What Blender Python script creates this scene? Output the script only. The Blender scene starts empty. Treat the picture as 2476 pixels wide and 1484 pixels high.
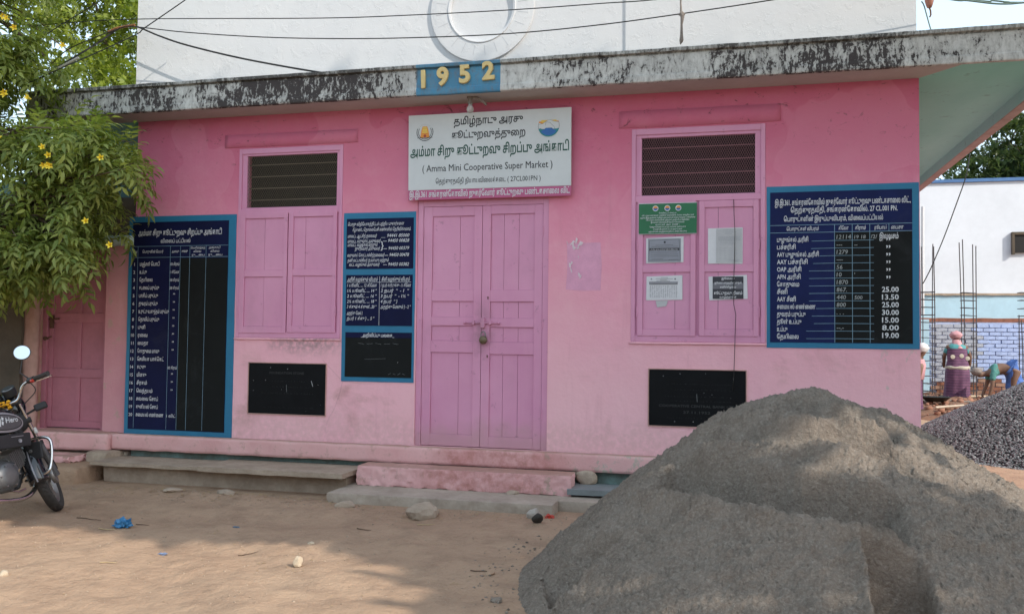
import bpy, bmesh, math, random
import numpy as np
from mathutils import Vector, Matrix, noise as mn
R = math.radians
SC = bpy.context.scene
COL = SC.collection
random.seed(7); RNG = np.random.default_rng(7)

# ------------------------------------------------------------------ camera
F, YAW, PITCH, ROLL, DIST, EYE = 2101.35, -0.242875, 0.0380767, 0.0116223, 7.2522, 1.33
_f0 = Vector((math.sin(YAW), math.cos(YAW), 0)); _r0 = Vector((math.cos(YAW), -math.sin(YAW), 0)); _u0 = Vector((0, 0, 1))
_fw = _f0*math.cos(PITCH) + _u0*math.sin(PITCH); _up = -_f0*math.sin(PITCH) + _u0*math.cos(PITCH)
CR = _r0*math.cos(ROLL) + _up*math.sin(ROLL); CU = -_r0*math.sin(ROLL) + _up*math.cos(ROLL)
EYEP = Vector((0, -DIST, EYE))
cd = bpy.data.cameras.new('camera'); cam = bpy.data.objects.new('camera', cd); COL.objects.link(cam)
cd.sensor_width = 36; cd.lens = F/2476*36; cd.clip_start = .05; cd.clip_end = 3000
M = Matrix((CR, CU, -_fw)).transposed().to_4x4(); M.translation = EYEP
cam.matrix_world = M; SC.camera = cam

# ------------------------------------------------------------------ light
SUNV = Vector((.709, -.410, .574)).normalized()
w = bpy.data.worlds.new('World'); SC.world = w; w.use_nodes = True
wn = w.node_tree; bg = wn.nodes['Background']; sky = wn.nodes.new('ShaderNodeTexSky')
sky.sky_type = 'NISHITA'; sky.sun_disc = False; sky.sun_elevation = math.asin(SUNV.z)
sky.sun_rotation = math.atan2(SUNV.x, SUNV.y); sky.air_density = 1.0; sky.dust_density = 1.0; sky.ozone_density = 1.0
hz_ = wn.nodes.new('ShaderNodeMix'); hz_.data_type = 'RGBA'; hz_.inputs[0].default_value = .55; hz_.inputs[7].default_value = (3.9, 4.7, 5.0, 1)
wn.links.new(sky.outputs[0], hz_.inputs[6]); wn.links.new(hz_.outputs[2], bg.inputs[0]); bg.inputs[1].default_value = .15
sd = bpy.data.lights.new('sun', 'SUN'); sun = bpy.data.objects.new('sun', sd); COL.objects.link(sun)
sd.energy = 2.0; sd.angle = R(.53); sd.color = (1, .93, .82)
sun.rotation_euler = SUNV.to_track_quat('Z', 'Y').to_euler()
SC.view_settings.view_transform = 'Standard'; SC.view_settings.look = 'None'
SC.view_settings.exposure = 1.12; SC.view_settings.gamma = 1; SC.view_settings.use_curve_mapping = False

# ------------------------------------------------------------------ geometry of the view (photo measured in 2476 px width)
def ray(px, py):
    d = CR*(px-1238) - CU*(py-742) + _fw*F
    return d/d.y
def wy(px, py, y=0.0):
    return EYEP + ray(px, py)*(DIST+y)
def gz(px, py, z=0.0):
    d = ray(px, py); return EYEP + d*((z-EYE)/d.z)
def rect(tl, tr, br, bl, y=0.0):
    a, b, c, d = [wy(*p, y) for p in (tl, tr, br, bl)]
    return ((a.x+d.x)/2, (b.x+c.x)/2, (c.z+d.z)/2, (a.z+b.z)/2)      # x0 x1 z0 z1

# ------------------------------------------------------------------ object helpers
def tag(o, label=None, cat=None, group=None, kind=None):
    if label: o['label'] = label
    if cat: o['category'] = cat
    if group: o['group'] = group
    if kind: o['kind'] = kind
    return o
def worldloc(o):
    v = Vector((0, 0, 0))
    while o is not None:
        v = v + o.location; o = o.parent
    return v
def thing(name, label, cat, loc=(0, 0, 0), group=None):
    o = bpy.data.objects.new(name, None); COL.objects.link(o); o.location = loc; o.empty_display_size = .1
    return tag(o, label, cat, group)
def link(name, me, m=None, parent=None, smooth=False, absolute=True, label=None):
    if m is not None and not me.materials:
        me.materials.append(m)
    o = bpy.data.objects.new(name, me); COL.objects.link(o)
    if parent is not None:
        o.parent = parent
        if absolute:
            me.transform(Matrix.Translation(-worldloc(parent)))
    if smooth:
        me.shade_smooth()
    if label: o['label'] = label
    return o
class MB:
    def __init__(s): s.v = []; s.f = []
    def add(s, vs, fs):
        n = len(s.v); s.v += [tuple(p) for p in vs]; s.f += [tuple(i+n for i in f) for f in fs]; return s
    def box(s, x0, x1, y0, y1, z0, z1):
        vs = [(x, y, z) for x in (x0, x1) for y in (y0, y1) for z in (z0, z1)]
        return s.add(vs, [(0, 1, 3, 2), (4, 6, 7, 5), (0, 4, 5, 1), (2, 3, 7, 6), (0, 2, 6, 4), (1, 5, 7, 3)])
    def quad(s, a, b, c, d): return s.add([a, b, c, d], [(0, 1, 2, 3)])
    def tube(s, pts, r, n=8, caps=True):
        pts = [Vector(p) for p in pts]; k = len(pts); rs = r if isinstance(r, (list, tuple)) else [r]*k
        vs = []; prev = None
        for i, p in enumerate(pts):
            t = (pts[min(i+1, k-1)]-pts[max(i-1, 0)]).normalized()
            if prev is None:
                a = Vector((0, 0, 1)) if abs(t.z) < .9 else Vector((1, 0, 0)); u = t.cross(a).normalized()
            else:
                u = (prev - t*prev.dot(t)).normalized()
            prev = u; q = t.cross(u)
            for j in range(n):
                an = 2*math.pi*j/n; vs.append(p + (u*math.cos(an)+q*math.sin(an))*rs[i])
        fs = [(i*n+j, i*n+(j+1) % n, (i+1)*n+(j+1) % n, (i+1)*n+j) for i in range(k-1) for j in range(n)]
        if caps: fs += [tuple(range(n))[::-1], tuple((k-1)*n+j for j in range(n))]
        return s.add(vs, fs)
    def lathe(s, prof, c, axis='z', n=24, a0=0, a1=2*math.pi):
        full = abs(a1-a0-2*math.pi) < 1e-6; m = n if full else n+1; vs = []
        for (r, h) in prof:
            for j in range(m):
                an = a0+(a1-a0)*j/n; x, y = r*math.cos(an), r*math.sin(an)
                vs.append({'z': (c[0]+x, c[1]+y, c[2]+h), 'y': (c[0]+x, c[1]+h, c[2]+y), 'x': (c[0]+h, c[1]+x, c[2]+y)}[axis])
        fs = []
        for i in range(len(prof)-1):
            for j in range(n):
                j2 = (j+1) % m
                fs.append((i*m+j, i*m+j2, (i+1)*m+j2, (i+1)*m+j))
        return s.add(vs, fs)
    def xf(s, fn): s.v = [tuple(fn(Vector(p))) for p in s.v]; return s
    def mesh(s, name='m', recalc=True):
        me = bpy.data.meshes.new(name); me.from_pydata(s.v, [], s.f)
        if recalc:
            bm = bmesh.new(); bm.from_mesh(me); bmesh.ops.recalc_face_normals(bm, faces=bm.faces); bm.to_mesh(me); bm.free()
        me.update(); return me
    def build(s, name, m, parent=None, smooth=False, bevel=0, label=None, autosm=False):
        o = link(name, s.mesh(name), m, parent, smooth, label=label)
        if bevel:
            b = o.modifiers.new('b', 'BEVEL'); b.width = bevel; b.segments = 2; b.limit_method = 'ANGLE'; b.angle_limit = R(50)
        if autosm:
            o.data.set_sharp_from_angle(angle=R(40))
        return o
def npmesh(name, V, Fc):
    me = bpy.data.meshes.new(name); V = np.asarray(V, np.float32); Fc = np.asarray(Fc, np.int32); k = Fc.shape[1]
    me.vertices.add(len(V)); me.vertices.foreach_set('co', V.ravel())
    me.loops.add(Fc.size); me.loops.foreach_set('vertex_index', Fc.ravel())
    me.polygons.add(len(Fc)); me.polygons.foreach_set('loop_start', np.arange(0, Fc.size, k, dtype=np.int32))
    me.polygons.foreach_set('loop_total', np.full(len(Fc), k, np.int32)); me.update(calc_edges=True); return me
# numpy value noise
_P = RNG.random((256, 256)); 
def vnoise(x, y):
    xi = np.floor(x).astype(int); yi = np.floor(y).astype(int); fx = x-xi; fy = y-yi
    fx = fx*fx*fx*(fx*(fx*6-15)+10); fy = fy*fy*fy*(fy*(fy*6-15)+10)
    g = lambda a, b: _P[a % 256, b % 256]
    return (g(xi, yi)*(1-fx)+g(xi+1, yi)*fx)*(1-fy)+(g(xi, yi+1)*(1-fx)+g(xi+1, yi+1)*fx)*fy
def fbm(x, y, o=5, s=1.0, gain=.5):
    t = 0; a = 1; tot = 0
    for k in range(o):
        t = t + a*vnoise(x*s+17.3*k, y*s+9.1*k); tot += a; a *= gain; s *= 2.03
    return t/tot-.5
def gridmesh(name, xs, ys, Z):
    X, Y = np.meshgrid(xs, ys); V = np.stack([X, Y, Z], -1).reshape(-1, 3); nx, ny = len(xs), len(ys)
    i = np.arange(nx*ny).reshape(ny, nx); Fc = np.stack([i[:-1, :-1], i[:-1, 1:], i[1:, 1:], i[1:, :-1]], -1).reshape(-1, 4)
    return npmesh(name, V, Fc)
def rough_box(x0, x1, y0, y1, z0, z1, step=.05, amp=.01, seed=0, fr=6, r=.02, top=1.0, hi=.45):
    bm = bmesh.new()
    nx, ny, nz = [max(1, int((b-a)/step)) for a, b in ((x0, x1), (y0, y1), (z0, z1))]
    V = {}; 
    def vt(i, j, k):
        if (i, j, k) not in V:
            V[i, j, k] = bm.verts.new((x0+(x1-x0)*i/nx, y0+(y1-y0)*j/ny, z0+(z1-z0)*k/nz))
        return V[i, j, k]
    def fc(*q): bm.faces.new([vt(*p) for p in q])
    for i in range(nx):
        for j in range(ny):
            for k in (0, nz): fc((i, j, k), (i+1, j, k), (i+1, j+1, k), (i, j+1, k))
        for k in range(nz):
            for j in (0, ny): fc((i, j, k), (i+1, j, k), (i+1, j, k+1), (i, j, k+1))
    for j in range(ny):
        for k in range(nz):
            for i in (0, nx): fc((i, j, k), (i, j+1, k), (i, j+1, k+1), (i, j, k+1))
    for v in bm.verts:
        p = v.co.copy(); s = Vector((seed*3.1, seed*1.7, 0))
        n = mn.noise_vector(p*fr+s)*amp + mn.noise_vector(p*fr*3.1+s)*amp*hi
        if p.z > z1-1e-4: n *= top; n.z *= .4
        # round the edges off
        q = Vector((min(max(p.x, x0+r), x1-r), min(max(p.y, y0+r), y1-r), min(max(p.z, z0+r), z1-r)))
        d = p-q
        if d.length > r: p = q+d.normalized()*r
        v.co = p+n
    bmesh.ops.recalc_face_normals(bm, faces=bm.faces)
    me = bpy.data.meshes.new('rb'); bm.to_mesh(me); bm.free(); return me
def rock_mesh(sx, sy, sz, seed, sub=3, amp=.35):
    bm = bmesh.new(); bmesh.ops.create_icosphere(bm, subdivisions=sub, radius=1)
    for v in bm.verts:
        p = v.co.normalized(); k = 1+amp*mn.noise(p*1.1+Vector((seed*7.7, 0, 3)))+amp*.3*mn.noise(p*3+Vector((0, seed*5.1, 0)))+amp*.12*mn.noise(p*9+Vector((0, seed, 0)))
        q = p*k
        for a in range(3):      # facets
            n = mn.random_unit_vector() if False else Vector((math.sin(seed*3+a*2), math.cos(seed*5+a*1.3), math.sin(seed+a*2.2))).normalized()
            d = q.dot(n)-.72
            if d > 0: q -= n*d*.85
        v.co = (q.x*sx, q.y*sy, q.z*sz)
    me = bpy.data.meshes.new('rock'); bm.to_mesh(me); bm.free(); return me

# ------------------------------------------------------------------ materials
class NM:
    def __init__(s, name):
        s.m = bpy.data.materials.new(name); s.m.use_nodes = True; s.t = s.m.node_tree; s.b = s.t.nodes['Principled BSDF']
        s.out = s.t.nodes['Material Output']
    def n(s, typ, **kw):
        nd = s.t.nodes.new('ShaderNode'+typ)
        for k, v in kw.items():
            if k.startswith('i_'): nd.inputs[k[2:].replace('_', ' ')].default_value = v
            else: setattr(nd, k, v)
        return nd
    def L(s, a, b): s.t.links.new(a, b)
    def pos(s, scale=(1, 1, 1), obj=False):
        src = s.n('TexCoord').outputs['Object'] if obj else s.n('NewGeometry').outputs['Position']
        mp = s.n('Mapping'); mp.inputs['Scale'].default_value = scale; s.L(src, mp.inputs['Vector']); return mp.outputs[0]
    def noise(s, scale, detail=4, rough=.55, vec=None, dist=0):
        nd = s.n('TexNoise'); nd.inputs['Scale'].default_value = scale; nd.inputs['Detail'].default_value = detail
        nd.inputs['Roughness'].default_value = rough; nd.inputs['Distortion'].default_value = dist
        s.L(vec if vec is not None else s.pos(), nd.inputs['Vector']); return nd.outputs['Fac']
    def ramp(s, fac, stops, interp='LINEAR'):
        nd = s.n('ValToRGB'); r = nd.color_ramp; r.interpolation = interp
        while len(r.elements) < len(stops): r.elements.new(.5)
        for e, (p, c) in zip(r.elements, stops):
            e.position = p; e.color = c if len(c) == 4 else (*c, 1) if len(c) == 3 else (c[0],)*3+(1,)
        s.L(fac, nd.inputs[0]); return nd.outputs[0]
    def step(s, fac, a, b):       # smooth 0..1 between a and b
        nd = s.n('MapRange'); nd.interpolation_type = 'SMOOTHSTEP'; nd.inputs[1].default_value = a; nd.inputs[2].default_value = b
        s.L(fac, nd.inputs[0]); return nd.outputs[0]
    def mix(s, fac, a, b, mode='MIX'):
        nd = s.n('Mix', data_type='RGBA', blend_type=mode)
        for sock, v in ((nd.inputs[0], fac), (nd.inputs[6], a), (nd.inputs[7], b)):
            if isinstance(v, (int, float)): sock.default_value = v
            elif isinstance(v, tuple): sock.default_value = (*v, 1)
            else: s.L(v, sock)
        return nd.outputs[2]
    def math(s, op, a, b=0.0):
        nd = s.n('Math', operation=op)
        for sock, v in ((nd.inputs[0], a), (nd.inputs[1], b)):
            if isinstance(v, (int, float)): sock.default_value = v
            else: s.L(v, sock)
        return nd.outputs[0]
    def xyz(s):
        nd = s.n('SeparateXYZ'); s.L(s.n('NewGeometry').outputs['Position'], nd.inputs[0]); return nd.outputs
    def bump(s, h, strength=.3, dist=.01, prev=None):
        nd = s.n('Bump'); nd.inputs['Strength'].default_value = strength; nd.inputs['Distance'].default_value = dist
        s.L(h, nd.inputs['Height'])
        if prev is not None: s.L(prev, nd.inputs['Normal'])
        return nd.outputs[0]
    def fin(s, col=None, rough=.8, normal=None, metal=0, spec=None):
        if col is not None:
            if isinstance(col, tuple): s.b.inputs['Base Color'].default_value = (*col, 1)
            else: s.L(col, s.b.inputs['Base Color'])
        if isinstance(rough, (int, float)): s.b.inputs['Roughness'].default_value = rough
        else: s.L(rough, s.b.inputs['Roughness'])
        s.b.inputs['Metallic'].default_value = metal
        if spec is not None: s.b.inputs['Specular IOR Level'].default_value = spec
        if normal is not None: s.L(normal, s.b.inputs['Normal'])
        return s.m
def pm(name, c, var=.15, scale=6, rough=.75, bs=.25, bscale=60, metal=0, bd=.003, spec=None, obj=False, c2=None):
    k = NM(name); v = k.pos(obj=obj); n = k.noise(scale, 6, .6, v); n2 = k.noise(scale*7, 4, .6, v)
    lo = tuple(x*(1-var) for x in c); hi = c2 or tuple(min(1, x*(1+var)) for x in c)
    col = k.ramp(n, [(.3, lo), (.7, hi)]); col = k.mix(.35, col, k.ramp(n2, [(.25, lo), (.75, hi)]))
    return k.fin(col, rough, k.bump(k.noise(bscale, 5, .6, v), bs, bd), metal, spec)

def mk_pink_wall():
    k = NM('pink_limewash'); X, Y, Z = k.xyz()
    n1 = k.noise(.9, 6, .6); n2 = k.noise(5, 6, .65); n3 = k.noise(22, 5, .6)
    base = k.ramp(n1, [(.3, (.70, .215, .33)), (.7, (.79, .30, .425))])
    base = k.mix(k.math('MULTIPLY', k.step(n2, .40, .75), .6), base, (.80, .38, .47))
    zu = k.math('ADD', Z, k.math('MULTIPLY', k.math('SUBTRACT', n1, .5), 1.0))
    base = k.mix(k.math('MULTIPLY', k.step(zu, 2.0, 3.3), .75), base, (.52, .105, .185))  # upper paint deepened towards the eave, standing in for part of its shade
    # dust and splash on the lower wall
    zz = k.math('ADD', Z, k.math('MULTIPLY', k.math('SUBTRACT', n1, .5), 1.2))
    dust = k.step(zz, 2.9, .35)
    base = k.mix(k.math('MULTIPLY', dust, .9), base, (.90, .54, .575))
    # brown smudges
    sm = k.math('MULTIPLY', k.step(k.noise(1.7, 7, .65, k.pos((1, 1, 1.3)), .4), .56, .74), k.step(Z, 1.9, .7))
    base = k.mix(k.math('MULTIPLY', sm, .55), base, (.42, .22, .19))
    # grey-green mould under the left window
    dx = k.math('SUBTRACT', X, -3.72); dz = k.math('SUBTRACT', Z, 1.30)
    rr = k.math('SQRT', k.math('ADD', k.math('MULTIPLY', k.math('MULTIPLY', dx, dx), .35), k.math('MULTIPLY', k.math('MULTIPLY', dz, dz), 3.0)))
    md = k.math('MULTIPLY', k.step(k.math('ADD', rr, k.math('MULTIPLY', n2, .35)), .50, .22), k.step(n3, .3, .62))
    base = k.mix(k.math('MULTIPLY', md, .7), base, (.25, .20, .19))
    # flaked patches bottom right
    fl = k.math('MULTIPLY', k.step(k.noise(7, 8, .7, k.pos((1, 1, .6))), .60, .64), k.math('MULTIPLY', k.step(X, .7, 1.3), k.step(Z, 1.6, .9)))
    base = k.mix(k.math('MULTIPLY', fl, .8), base, (.50, .47, .40))
    # dark cracks/specks near the ceiling line
    sp = k.math('MULTIPLY', k.step(k.noise(9, 9, .75, k.pos((1, 1, 1.6)), .8), .585, .66), k.step(k.math('ADD', Z, k.math('MULTIPLY', n1, .6)), 3.0, 3.55))
    base = k.mix(k.math('MULTIPLY', sp, .8), base, (.10, .05, .05))
    ds = k.mix(.30, k.pos(), k.n('TexNoise', i_Scale=3.0, i_Detail=4.0).outputs['Color'])
    vo = k.n('TexVoronoi', feature='DISTANCE_TO_EDGE'); vo.inputs['Scale'].default_value = 1.15; k.L(ds, vo.inputs['Vector'])
    ck = k.math('MULTIPLY', k.step(vo.outputs['Distance'], .004, .001), k.step(k.noise(.8, 3), .58, .66))
    base = k.mix(k.math('MULTIPLY', ck, .22), base, (.30, .12, .15))
    pt = k.step(k.noise(1.1, 3, .4, k.pos((1, 1, .8)), .2), .555, .562)
    base = k.mix(k.math('MULTIPLY', pt, .16), base, (.80, .36, .46))
    sl_ = k.math('MULTIPLY', k.step(k.math('ADD', Z, k.math('MULTIPLY', n2, -.5)), .50, .25), k.step(n3, .3, .6))
    base = k.mix(k.math('MULTIPLY', sl_, .28), base, (.50, .32, .27))
    vs = k.math('MULTIPLY', k.step(k.noise(3, 6, .6, k.pos((3, 1, .25))), .55, .8), .25)
    base = k.mix(vs, base, (.45, .17, .22))
    nb = k.bump(n3, .35, .012); nb = k.bump(k.noise(90, 4, .6), .35, .003, nb)
    nb = k.bump(k.noise(2.2, 3, .5), .5, .03, nb)
    return k.fin(base, .88, nb, spec=.25)
def mk_white_wall():
    k = NM('white_limewash'); X, Y, Z = k.xyz()
    n = k.noise(1.3, 7, .6); n2 = k.noise(14, 6, .65)
    base = k.ramp(n, [(.3, (.56, .57, .59)), (.7, (.61, .61, .62))])
    base = k.mix(k.math('MULTIPLY', k.step(k.noise(6, 9, .75, None, .6), .66, .72), .35), base, (.52, .53, .55))
    base = k.mix(k.math('MULTIPLY', k.step(k.noise(3, 6, .6, k.pos((4, 1, .3))), .6, .85), .12), base, (.55, .52, .46))
    nb = k.bump(k.step(k.noise(9, 8, .7, None, .5), .52, .60), .22, .012); nb = k.bump(n2, .3, .008, nb); nb = k.bump(k.noise(80, 3), .2, .002, nb)
    return k.fin(base, .85, nb, spec=.3)
def mk_fascia(blue=False):
    k = NM('weathered_fascia' if not blue else 'weathered_blue_fascia'); X, Y, Z = k.xyz()
    n = k.noise(3, 6, .6)
    if blue: base = k.ramp(n, [(.3, (.06, .20, .34)), (.7, (.12, .33, .48))])
    else: base = k.ramp(n, [(.3, (.50, .50, .48)), (.7, (.66, .65, .62))])
    base = k.mix(k.math('MULTIPLY', k.step(k.noise(7, 6, .65, k.pos((2.5, 1, .5))), .42, .72), .5), base, (.30, .29, .28) if not blue else (.10, .20, .28))
    # coverage of mould along the slab
    u = k.math('DIVIDE', k.math('ADD', X, 6.2), 8.8)
    def P(x): return (x+6.2)/8.8
    cov = k.ramp(u, [(P(-6.1), (.55,)), (P(-5.6), (.62,)), (P(-5.1), (.70,)), (P(-4.8), (.52,)), (P(-4.3), (.72,)), (P(-3.2), (.75,)),
                     (P(-2.8), (.58,)), (P(-2.5), (.42,)), (P(-1.7), (.42,)), (P(-1.0), (.60,)), (P(-.75), (.50,)), (P(-.15), (.52,)), (P(.0), (.76,)), (P(.2), (.52,)),
                     (P(.55), (.68,)), (P(1.15), (.68,)), (P(1.35), (.50,)), (P(2.4), (.46,))])
    a = k.noise(8.5, 10, .78, k.pos((1.1, 1, .9)), .6); b = k.noise(26, 8, .72, k.pos((2.0, 1, .6)), .2)
    mix = k.math('ADD', k.math('MULTIPLY', a, .6), k.math('MULTIPLY', b, .4))
    th = k.math('SUBTRACT', .71, k.math('MULTIPLY', cov, .36))
    d = k.math('SUBTRACT', mix, th)
    soft = k.step(d, -.09, .02); hard = k.step(d, .012, .035)
    base = k.mix(k.math('MULTIPLY', soft, .45), base, (.19, .18, .165))
    base = k.mix(k.math('MULTIPLY', hard, .93 if not blue else .25), base, (.035, .027, .028))
    # darker top band
    tb = k.math('MULTIPLY', k.step(Z, 3.60, 3.63), k.step(k.noise(14, 6, .7, k.pos((3, 1, 1))), .35, .62))
    base = k.mix(k.math('MULTIPLY', tb, .75 if not blue else .35), base, (.13, .13, .12))
    nb = k.bump(k.noise(30, 7, .7), .5, .006); nb = k.bump(hard, .4, .004, nb)
    return k.fin(base, .88, nb, spec=.25)
def mk_salmon():
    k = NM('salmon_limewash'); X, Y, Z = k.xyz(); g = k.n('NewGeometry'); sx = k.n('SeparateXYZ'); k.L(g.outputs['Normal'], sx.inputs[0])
    n = k.noise(3, 7, .65); n2 = k.noise(12, 7, .7)
    base = k.ramp(n, [(.3, (.66, .35, .34)), (.7, (.78, .48, .47))])
    base = k.mix(k.math('MULTIPLY', k.step(n2, .52, .66), .55), base, (.44, .27, .21))
    pale = k.math('MULTIPLY', k.step(k.noise(6, 8, .7), .55, .62), k.math('MULTIPLY', k.step(X, -1.75, -1.45), k.step(X, -.2, -.9)))
    base = k.mix(k.math('MULTIPLY', pale, .8), base, (.46, .44, .36))
    red = k.math('MULTIPLY', k.step(X, -2.6, -2.3), k.step(X, -1.2, -1.5)); base = k.mix(k.math('MULTIPLY', k.math('MULTIPLY', red, k.step(n2, .3, .6)), .55), base, (.46, .17, .15))
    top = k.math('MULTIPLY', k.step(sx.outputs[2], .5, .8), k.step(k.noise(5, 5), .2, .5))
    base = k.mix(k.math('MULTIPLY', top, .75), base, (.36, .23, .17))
    nb = k.bump(n2, .5, .01); nb = k.bump(k.noise(60, 5, .7), .5, .004, nb)
    return k.fin(base, .9, nb, spec=.2)
def mk_ground():
    k = NM('packed_dirt'); n = k.noise(.55, 6, .6); n2 = k.noise(4, 8, .65); n3 = k.noise(55, 6, .7)
    base = k.ramp(n, [(.3, (.36, .228, .15)), (.7, (.45, .31, .21))])
    base = k.mix(k.math('MULTIPLY', k.step(n2, .42, .68), .5), base, (.22, .14, .095))
    base = k.mix(k.math('MULTIPLY', k.step(n3, .35, .7), .35), base, (.42, .31, .225))
    vo = k.n('TexVoronoi'); vo.inputs['Scale'].default_value = 42; k.L(k.pos(), vo.inputs['Vector'])
    peb = k.math('MULTIPLY', k.step(vo.outputs['Distance'], .16, .10), k.step(k.noise(8, 3), .55, .6))
    base = k.mix(k.math('MULTIPLY', peb, .6), base, (.50, .43, .36))
    nb = k.bump(n3, .55, .012); nb = k.bump(peb, .5, .01, nb); nb = k.bump(n2, .5, .05, nb); nb = k.bump(k.noise(16, 5, .6), .4, .02, nb)
    return k.fin(base, .95, nb, spec=.15)
def mk_sand():
    k = NM('grey_river_sand'); n = k.noise(1.5, 5, .6); n2 = k.noise(9, 7, .7); n3 = k.noise(70, 6, .75); n4 = k.noise(28, 5, .7)
    base = k.ramp(n, [(.3, (.255, .205, .165)), (.7, (.325, .265, .218))])
    base = k.mix(k.math('MULTIPLY', k.step(n2, .45, .7), .45), base, (.18, .14, .112))
    base = k.mix(k.math('MULTIPLY', k.step(n3, .45, .72), .5), base, (.52, .47, .40))
    base = k.mix(k.math('MULTIPLY', k.step(n3, .42, .28), .5), base, (.10, .078, .064))
    nb = k.bump(n3, .8, .018); nb = k.bump(n4, .8, .040, nb)
    return k.fin(base, .96, nb, spec=.12)
def leafmat(name, c1, c2, trans=.35, rough=.45):
    k = NM(name); g = k.n('NewGeometry'); r = g.outputs['Random Per Island']
    col = k.ramp(r, [(0, c1), (.55, tuple((a+b)/2 for a, b in zip(c1, c2))), (1, c2)])
    k.fin(col, rough, spec=.35)
    tr = k.n('BsdfTranslucent'); k.L(k.mix(1.0, col, (1.25, 1.3, .55), 'MULTIPLY'), tr.inputs[0]); ms = k.n('MixShader'); ms.inputs[0].default_value = trans
    k.L(k.b.outputs[0], ms.inputs[1]); k.L(tr.outputs[0], ms.inputs[2]); k.L(ms.outputs[0], k.out.inputs[0]); return k.m

m_pink = mk_pink_wall(); m_white = mk_white_wall(); m_fascia = mk_fascia(); m_fasciab = mk_fascia(True); m_salmon = mk_salmon()
m_ground = mk_ground(); m_sand = mk_sand()
def mk_paint():
    k = NM('mauve_joinery_paint'); v = k.pos((9, 9, .8)); n = k.noise(3, 6, .6, v); n1 = k.noise(1.3, 5, .6)
    base = k.ramp(n1, [(.3, (.62, .26, .41)), (.7, (.70, .33, .48))])
    base = k.mix(k.math('MULTIPLY', k.step(n, .45, .75), .35), base, (.68, .32, .45))
    base = k.mix(k.math('MULTIPLY', k.step(k.noise(13, 9, .78), .60, .66), .5), base, (.34, .15, .21))
    base = k.mix(k.math('MULTIPLY', k.step(k.noise(2.0, 7, .65, k.pos((1, 1, .6))), .52, .75), .35), base, (.44, .22, .30))
    X, Y, Z = k.xyz(); gx_ = k.math('SUBTRACT', X, -2.07); gz_ = k.math('SUBTRACT', Z, 1.40); rr = k.math('SQRT', k.math('ADD', k.math('MULTIPLY', gx_, k.math('MULTIPLY', gx_, 5.0)), k.math('MULTIPLY', gz_, gz_)))
    base = k.mix(k.math('MULTIPLY', k.step(rr, .38, .05), k.math('MULTIPLY', k.step(k.noise(8, 6, .7), .3, .65), .5)), base, (.25, .13, .15))
    lowp = k.math('MULTIPLY', k.step(k.math('ADD', Z, k.math('MULTIPLY', k.noise(6, 5), -.3)), .55, .25), .5); base = k.mix(lowp, base, (.44, .28, .24))
    nb = k.bump(k.noise(14, 6, .65, v), .22, .003); nb = k.bump(k.noise(35, 4), .15, .003, nb)
    return k.fin(base, .55, nb, spec=.4)
m_paint = mk_paint()
m_paint_old = pm('annex_door_paint', (.42, .155, .20), .18, 3, .65, .3, 30)
m_border = pm('blue_border_paint', (.015, .165, .30), .12, 5, .6, .2, 40)
def mk_board(name, c, chalk=.25):
    k = NM(name); base = k.ramp(k.noise(3, 6, .6), [(.3, tuple(x*.8 for x in c)), (.7, tuple(x*1.25 for x in c))])
    base = k.mix(k.math('MULTIPLY', k.step(k.noise(3.3, 8, .75, k.pos((1, 1, .8)), .6), .52, .78), chalk), base, (.11, .12, .13))
    return k.fin(base, .7, k.bump(k.noise(60, 4), .25, .002), spec=.2)
m_navy = mk_board('navy_board_paint', (.0035, .006, .040), .10); m_navy3 = mk_board('navy_board_paint_bright', (.007, .013, .070), .12)
m_black = mk_board('blackboard_paint', (.006, .0075, .0075), .14)
m_letter = pm('white_sign_lettering', (.50, .52, .56), .12, 30, .6, .1, c2=(.80, .81, .82))
m_chalk = pm('chalk_marks', (.32, .34, .34), .3, 40, .9, .1)
m_line = pm('pale_blue_line_paint', (.20, .34, .44), .2, 20, .6, .1)
m_signwhite = pm('enamel_sign_white', (.60, .62, .62), .06, 3, .45, .08, spec=.4)
m_signpink = pm('enamel_sign_magenta', (.46, .10, .22), .08, 4, .5, .1)
m_ink = pm('dark_sign_ink', (.012, .014, .016), .1, 10, .5, .05); m_green = pm('dark_green_ink', (.008, .07, .045), .1, 10, .5, .05)
m_steel = pm('dull_steel', (.25, .24, .24), .2, 20, .45, .2, metal=.8); m_rust = pm('rusty_iron', (.14, .075, .05), .3, 25, .75, .4, metal=.3)
m_stone = pm('grey_tan_stone', (.34, .255, .185), .25, 5, .9, .8, 35, bd=.010, c2=(.48, .38, .29))
m_conc = pm('old_concrete', (.38, .30, .235), .25, 4, .9, .7, 40, bd=.008, c2=(.50, .42, .34))
m_darkstone = pm('blue_grey_slab', (.20, .22, .22), .2, 7, .85, .5, 40, bd=.006)
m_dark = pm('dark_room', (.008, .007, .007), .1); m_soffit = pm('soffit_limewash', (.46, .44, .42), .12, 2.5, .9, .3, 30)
def mk_teal():
    k = NM('teal_soffit'); base = k.ramp(k.noise(1.5, 6, .6, k.pos((1, .4, 1))), [(.3, (.24, .60, .53)), (.7, (.32, .70, .63))])
    base = k.mix(k.math('MULTIPLY', k.step(k.noise(6, 8, .7), .6, .68), .4), base, (.12, .18, .16))
    return k.fin(base, .88, k.bump(k.noise(25, 6), .4, .005), spec=.25)
m_teal = mk_teal()
m_beam = pm('bare_beam_edge', (.36, .31, .27), .25, 6, .9, .5, 30)
m_brown = pm('dark_brown_plaster', (.095, .075, .055), .3, 2.5, .92, .5, 20, bd=.01)  # very dark brown base with random mottling
m_tan = pm('stained_pink_plaster', (.50, .29, .24), .3, 3, .9, .4, 20, c2=(.62, .38, .33))
m_paleblue = pm('pale_blue_lintel', (.42, .52, .50), .2, 6, .85, .4)
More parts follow.
